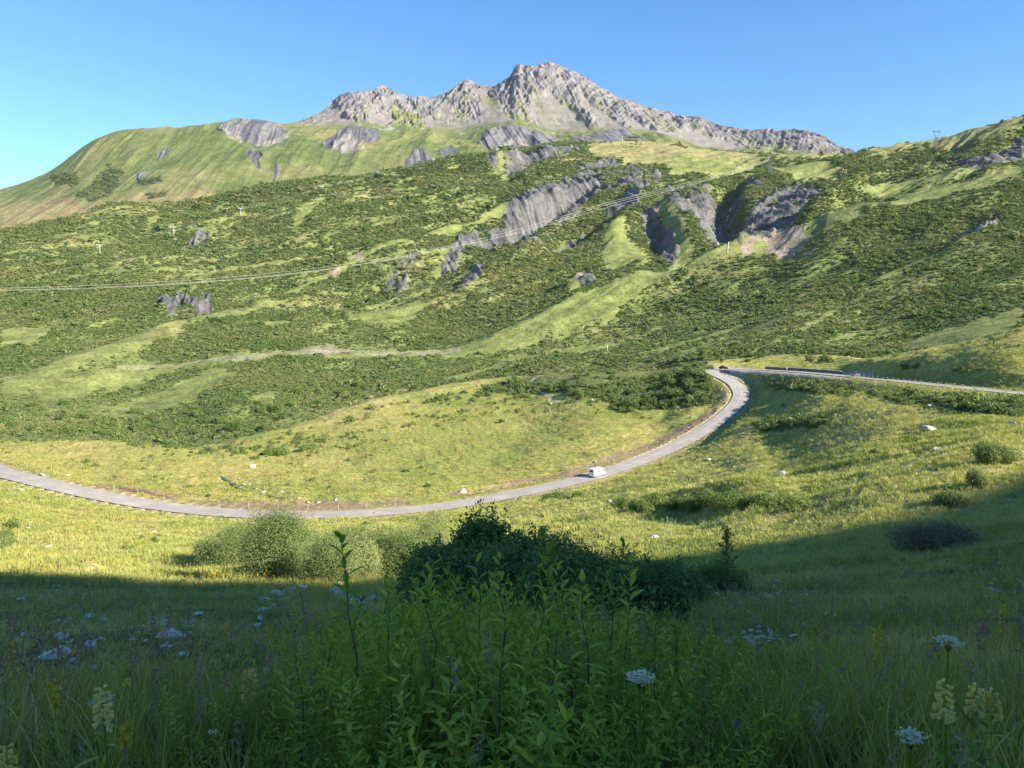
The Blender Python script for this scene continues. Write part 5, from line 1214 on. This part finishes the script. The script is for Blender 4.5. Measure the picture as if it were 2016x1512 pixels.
def swept(name, pts, w, z0, z1, mat, parent, org):
    pts = pts - org; t = np.gradient(pts[:, :2], axis=0); t /= np.linalg.norm(t, axis=1)[:, None]; nn = np.stack([-t[:, 1], t[:, 0]], -1)*w/2
    V = []; n = len(pts)
    for i in range(n):
        for s, z in ((-1, z0), (1, z0), (1, z1), (-1, z1)): V.append((pts[i, 0]+s*nn[i, 0], pts[i, 1]+s*nn[i, 1], pts[i, 2]+z))
    Fs = [(0, 1, 2, 3), tuple(range(4*n-1, 4*n-5, -1))] + [(i*4+j, (i+1)*4+j, (i+1)*4+(j+1) % 4, i*4+(j+1) % 4) for i in range(n-1) for j in range(4)]
    mb = MB(); mb.add(V, Fs); return mb.build(name, mat, parent)
swept('wall', q[::2], .5, -1.0, 1.05, M_WALLD, wl, q[0]); swept('coping', q[::2], .64, 1.052, 1.22, M_COPE, wl, q[0])
p, hd = road_xyz(1532, 729); pc = p + np.array([-sin(hd)*4.2, cos(hd)*4.2, 0])
e = empty('marker_stone', tuple(pc)); tag(e, 'small white marker stone in front of the dark retaining wall', 'marker')
mb = MB(); mb.box((0, 0, .45), (.55, .35, .9)); mb.tube([(0, -.17, .9), (0, .17, .9)], .275, 14); o = mb.build('stone', M_WPAINT, e); mb = MB(); mb.box((0, 0, .06), (.8, .55, .14)); mb.build('base', M_COPE, e)
M_WOOD = mat_plain('weathered_wood', (.36, .31, .24), .85, var=.25, scale=4); M_WIRE = mat_plain('fence_wire', (.35, .34, .32), .5, .6)
q = along((1700, 744), (2070, 780), -4.2)
fe = empty('roadside_fence', tuple(q[0])); tag(fe, 'long fence of pale wooden posts along the near edge of the upper road', 'fence')
st = q[::3]
for k, a in enumerate(st):
    a = a - q[0]; mb = MB(); tl = random.gauss(0, .05); h_ = 1.15+.15*random.random(); mb.tube([(a[0], a[1], a[2]-.4), (a[0]+tl, a[1], a[2]+h_)], [.085, .075], 7); mb.build('post', M_WOOD, fe)
mb = MB()
for z in (.55, 1.0): mb.tube([a-q[0]+np.array([0, 0, z]) for a in st], .018, 4)
mb.build('wire', M_WIRE, fe)
M_STAKE = mat_plain('pale_stake', (.55, .52, .44), .8)
q = np.concatenate([along((190, 975), (330, 998), 5.2), along((400, 1007), (820, 1004), 5.0), along((1180, 935), (1330, 880), 5.4)])
SK = None
for a in q[::7]:
    if SK is None:
        mb = MB(); mb.tube([(0, 0, -.3), (.02, 0, 1.25)], [.04, .03], 5); mb.box((.02, 0, 1.2), (.1, .02, .14)); SK = mb.mesh('stake', [M_STAKE])
    o = obj('verge_stake', SK); o.location = a; o.rotation_euler = (random.gauss(0, .05), random.gauss(0, .05), random.random()*6)
    tag(o, 'thin pale stake on the far verge of the valley road', 'stake', 'stakes along the road verge')
def pole(px, py, h, label, name='marker_post', rad=.16):
    p = hit(px, py); e = empty(name, tuple(p)); tag(e, label, 'post'); mb = MB(); mb.tube([(0, 0, -.5), (0, 0, h)], [rad, rad*.9], 7); mb.build('post', M_WPAINT, e); mb = MB(); mb.box((0, -.2, h*.8), (rad*6, .06, h*.22)); mb.build('sign_board', M_WPAINT, e)
pole(1196, 692, 4.5, 'lone pale post on the scrubby rise above the meadow')
# ================================================================== CHAIRLIFT, POWER LINE, SUMMIT BUILDINGS
M_STEEL = mat_plain('galvanised_steel', (.33, .345, .335), .5, .2); M_LAT = mat_plain('lattice_steel', (.13, .155, .18), .6, .3)
LIFT = [(197, 499, 482, 'lowest'), (342, 463, 447, 'second from the bottom'), (474, 424, 410, 'third from the bottom'), (634, 381, 367, 'fourth from the bottom'), (746, 352, 339, 'fifth from the bottom'), (853, 324, 313, 'highest')]
tops = []
for a, b_, t_, w_ in LIFT:
    p = hit(a, b_); h = float(pix(a, t_, p[1])[2]) - p[2]; e = empty('lift_pylon', tuple(p), .5); tag(e, f'white T shaped chairlift pylon on the left hillside, {w_} of its line', 'pylon', 'chairlift pylons on the hillside')
    mb = MB(); mb.tube([(0, 0, -2), (-.2, 0, h)], [.75, .5], 8); mb.build('mast', M_STEEL, e)
    mb = MB(); mb.box((-.2, 0, h), (7.5, .9, .8)); mb.build('crossarm', M_STEEL, e)
    for s in (-1, 1): mb = MB(); mb.box((-.2+s*3.3, 0, h-.7), (.5, 4.5, .7)); mb.build('sheave_bank', M_STEEL, e)
    tops.append(p + np.array([0, 0, h-.5]))
M_CABLE = mat_plain('cable', (.32, .33, .34), .5, .5)
for s in (-1, 1):
    pts = []
    for a, b_ in zip(tops[:-1], tops[1:]):
        for k in range(10): t = k/10; c = a*(1-t)+b_*t; c = c + np.array([s*3.2*cos(.5), s*3.2*sin(.5), -5*4*t*(1-t)*.6]); pts.append(c)
    mb = MB(); mb.tube(pts, .07, 4); o = mb.build('lift_cable', M_CABLE); tag(o, 'thin chairlift cable strung along the pylons, ' + ('left' if s < 0 else 'right') + ' strand', 'cable', 'chairlift cables')
def lattice(px, py, top, label, wide=1.0):
    p = hit(px, py); h = float(pix(px, top, p[1])[2]) - p[2]; e = empty('power_pylon', tuple(p)); tag(e, label, 'pylon', 'lattice power pylons'); b0 = h*.11*wide; wst = h*.035; k = MB(); rd = h*.008+.1
    for sx in (-1, 1):
        for sy in (-1, 1): k.tube([(sx*b0, sy*b0, -1), (sx*wst, sy*wst, h*.58)], rd, 4)
    zs = np.linspace(0, .58, 8)
    for a, b_ in zip(zs[:-1], zs[1:]):
        wa, wb = b0+(wst-b0)*a/.58, b0+(wst-b0)*b_/.58
        for sy in (-1, 1):
            k.tube([(-wa, sy*wa, a*h), (wb, sy*wb, b_*h)], rd*.6, 3); k.tube([(wa, sy*wa, a*h), (-wb, sy*wb, b_*h)], rd*.6, 3)
        for sx in (-1, 1): k.tube([(sx*wa, -wa, a*h), (sx*wb, wb, b_*h)], rd*.6, 3)
    k.build('lattice_mast', M_LAT, e)
    k = MB()
    for sx in (-1, 1): k.tube([(sx*wst, 0, h*.58), (sx*h*.13, 0, h*.82), (sx*h*.12, 0, h*.9), (sx*h*.15, 0, h)], rd*1.1, 4)
    k.tube([(-h*.26, 0, h*.9), (h*.26, 0, h*.9)], rd*1.2, 4); k.tube([(-h*.26, 0, h*.9), (-h*.12, 0, h*.95), (h*.12, 0, h*.95), (h*.26, 0, h*.9)], rd*.8, 4); k.build('head_frame', M_LAT, e)
    for sx in (-1, 0, 1): k = MB(); k.tube([(sx*h*.24, 0, h*.9), (sx*h*.24, 0, h*.82)], rd*.8, 5); k.build('insulator', M_LAT, e)
    return p + np.array([0, 0, h*.82]), h
t1, h1 = lattice(1842, 291, 256, 'dark lattice power pylon against the sky on the right hand skyline')
t2, h2 = lattice(1515, 342, 304, 'pale lattice power pylon on the grassy plateau where the power line ends')
t3, h3 = lattice(1199, 436, 398, 'grey lattice power pylon standing in front of the bare grey gully')
M_WIREL = mat_plain('power_conductor', (.45, .45, .41), .4, .0, var=.03)
LINE = [[(-160,566),(0,567),(200,561),(400,549.5),(580,533),(740,511),(880,485),(1000,457),(1100,428),(1200,398),(1300,373),(1400,348),(1470,330),(1514,313)],
        [(-160,575),(0,572.5),(200,567),(400,556),(580,539),(740,516),(880,489.5),(1000,461.5),(1100,432),(1200,402),(1300,376.5),(1400,351),(1470,332),(1515,314)],
        [(-160,573),(0,571),(200,565.5),(400,554.5),(580,537.5),(740,514.5),(880,487.5),(1000,464),(1100,436),(1200,407),(1300,380),(1400,353.5),(1470,333.5),(1516,315)]]
for k, ln in enumerate(LINE):
    a = np.array(ln, float); xs_ = np.linspace(a[0, 0], a[-1, 0], 90); ys_ = pchip(a[:, 0], a[:, 1], xs_)
    tq = (xs_-xs_[0])/(xs_[-1]-xs_[0]); inv = (1-tq)/520.0 + tq/t2[1]; Yl = 1/inv + k*1.5
    X_, Y_, Z_ = pix(xs_, ys_, Yl)
    mb = MB(); mb.tube(list(np.stack([X_, Y_, Z_], -1)), [float(v)*.00010 for v in Yl], 5); o = mb.build('power_line', M_WIREL)
    tag(o, ['upper conductor of the power line sweeping across the hillside', 'lower and brightest conductor of the power line across the hillside', 'middle conductor of the power line, close under the upper one on the right'][k], 'power line', 'power line conductors')
def hut(px, py, wpx, label, roof, wm=None):
    p = hit(px, py); w = wpx/F*p[1]; e = empty('mountain_hut', tuple(p)); tag(e, label, 'hut'); mb = MB(); mb.box((0, 0, w*.14), (w, w*.6, w*.32)); o = mb.build('wall', wm or M_COPE, e)
    mb = MB(); mb.prism([(-w*.58, w*.29), (w*.58, w*.29), (w*.5, w*.36), (-w*.5, w*.42)], -w*.38, w*.38); mb.build('roof', roof, e)
    for s in (-.28, .05, .3): mb = MB(); mb.box((s*w, -w*.305, w*.16), (w*.13, .3, w*.13)); mb.build('window', M_GLASS, e)
M_ROOFD = mat_plain('dark_roof', (.06, .065, .075), .6)
hut(1248, 276, 17, 'low dark roofed lift building on the ridge below the rock wall', M_ROOFD, M_WALLD); hut(1259, 277, 6, 'tiny white hut touching the right end of the lift building', M_COPE); hut(1293, 279, 4, 'tiny white cabin alone on the ridge right of the lift building', M_COPE)
for a, b_, t_, lab in [(1225, 279, 268, 'thin pale mast on the ridge left of the lift building'), (1147, 279, 266, 'thin pale T topped mast at the left end of the grassy plateau')]:
    p = hit(a, b_); h = float(pix(a, t_, p[1])[2]) - p[2]; e = empty('ridge_mast', tuple(p)); tag(e, lab, 'mast'); mb = MB(); mb.tube([(0, 0, -2), (0, 0, h)], .55, 6); mb.build('mast', M_STEEL, e); mb = MB(); mb.box((0, 0, h), (6.5, .8, .8)); mb.build('crossarm', M_STEEL, e)
# far peak behind the right hand skyline
xs_ = np.linspace(-260, 260, 70); ys_ = np.linspace(-260, 260, 60); XX, YY = np.meshgrid(xs_, ys_); px_, py_, pz_ = pix(1862, 264, 6000.)
ZZ = 150*(1-np.hypot(XX/(190+0*XX), YY/240)).clip(-1, 1) + 16*ridged(XX/60, YY/60, 3, 150) - 150
ZZ = np.where(XX > 0, ZZ + XX*.22*(XX < 120), ZZ)
i = np.arange(59*70).reshape(59, 70)[:, :-1]; fq = np.stack([i, i+1, i+71, i+70], -1).reshape(-1, 4)
cc = np.tile(np.array([.33, .32, .31, 1], np.float32), (XX.size, 1))
tag(obj('distant_peak', mesh_np('distant_peak', np.stack([XX+px_, YY+py_, ZZ+pz_-6], -1).reshape(-1, 3), fq, [G_MOUNT], smooth=True, attrs={'cover': cc})), kind='structure')
# ================================================================== AIR
m, nt, out = newmat('haze'); v = N(nt, 'ShaderNodeVolumePrincipled'); v.inputs['Color'].default_value = (.75, .87, 1, 1); v.inputs['Density'].default_value = HAZE; v.inputs['Anisotropy'].default_value = .0; L(nt, v.outputs[0], out.inputs['Volume'])
if HAZE > 0:
    mb = MB(); mb.box((0, 2800, 550), (9400, 7600, 1900)); o = mb.build('haze', m); tag(o, kind='stuff')
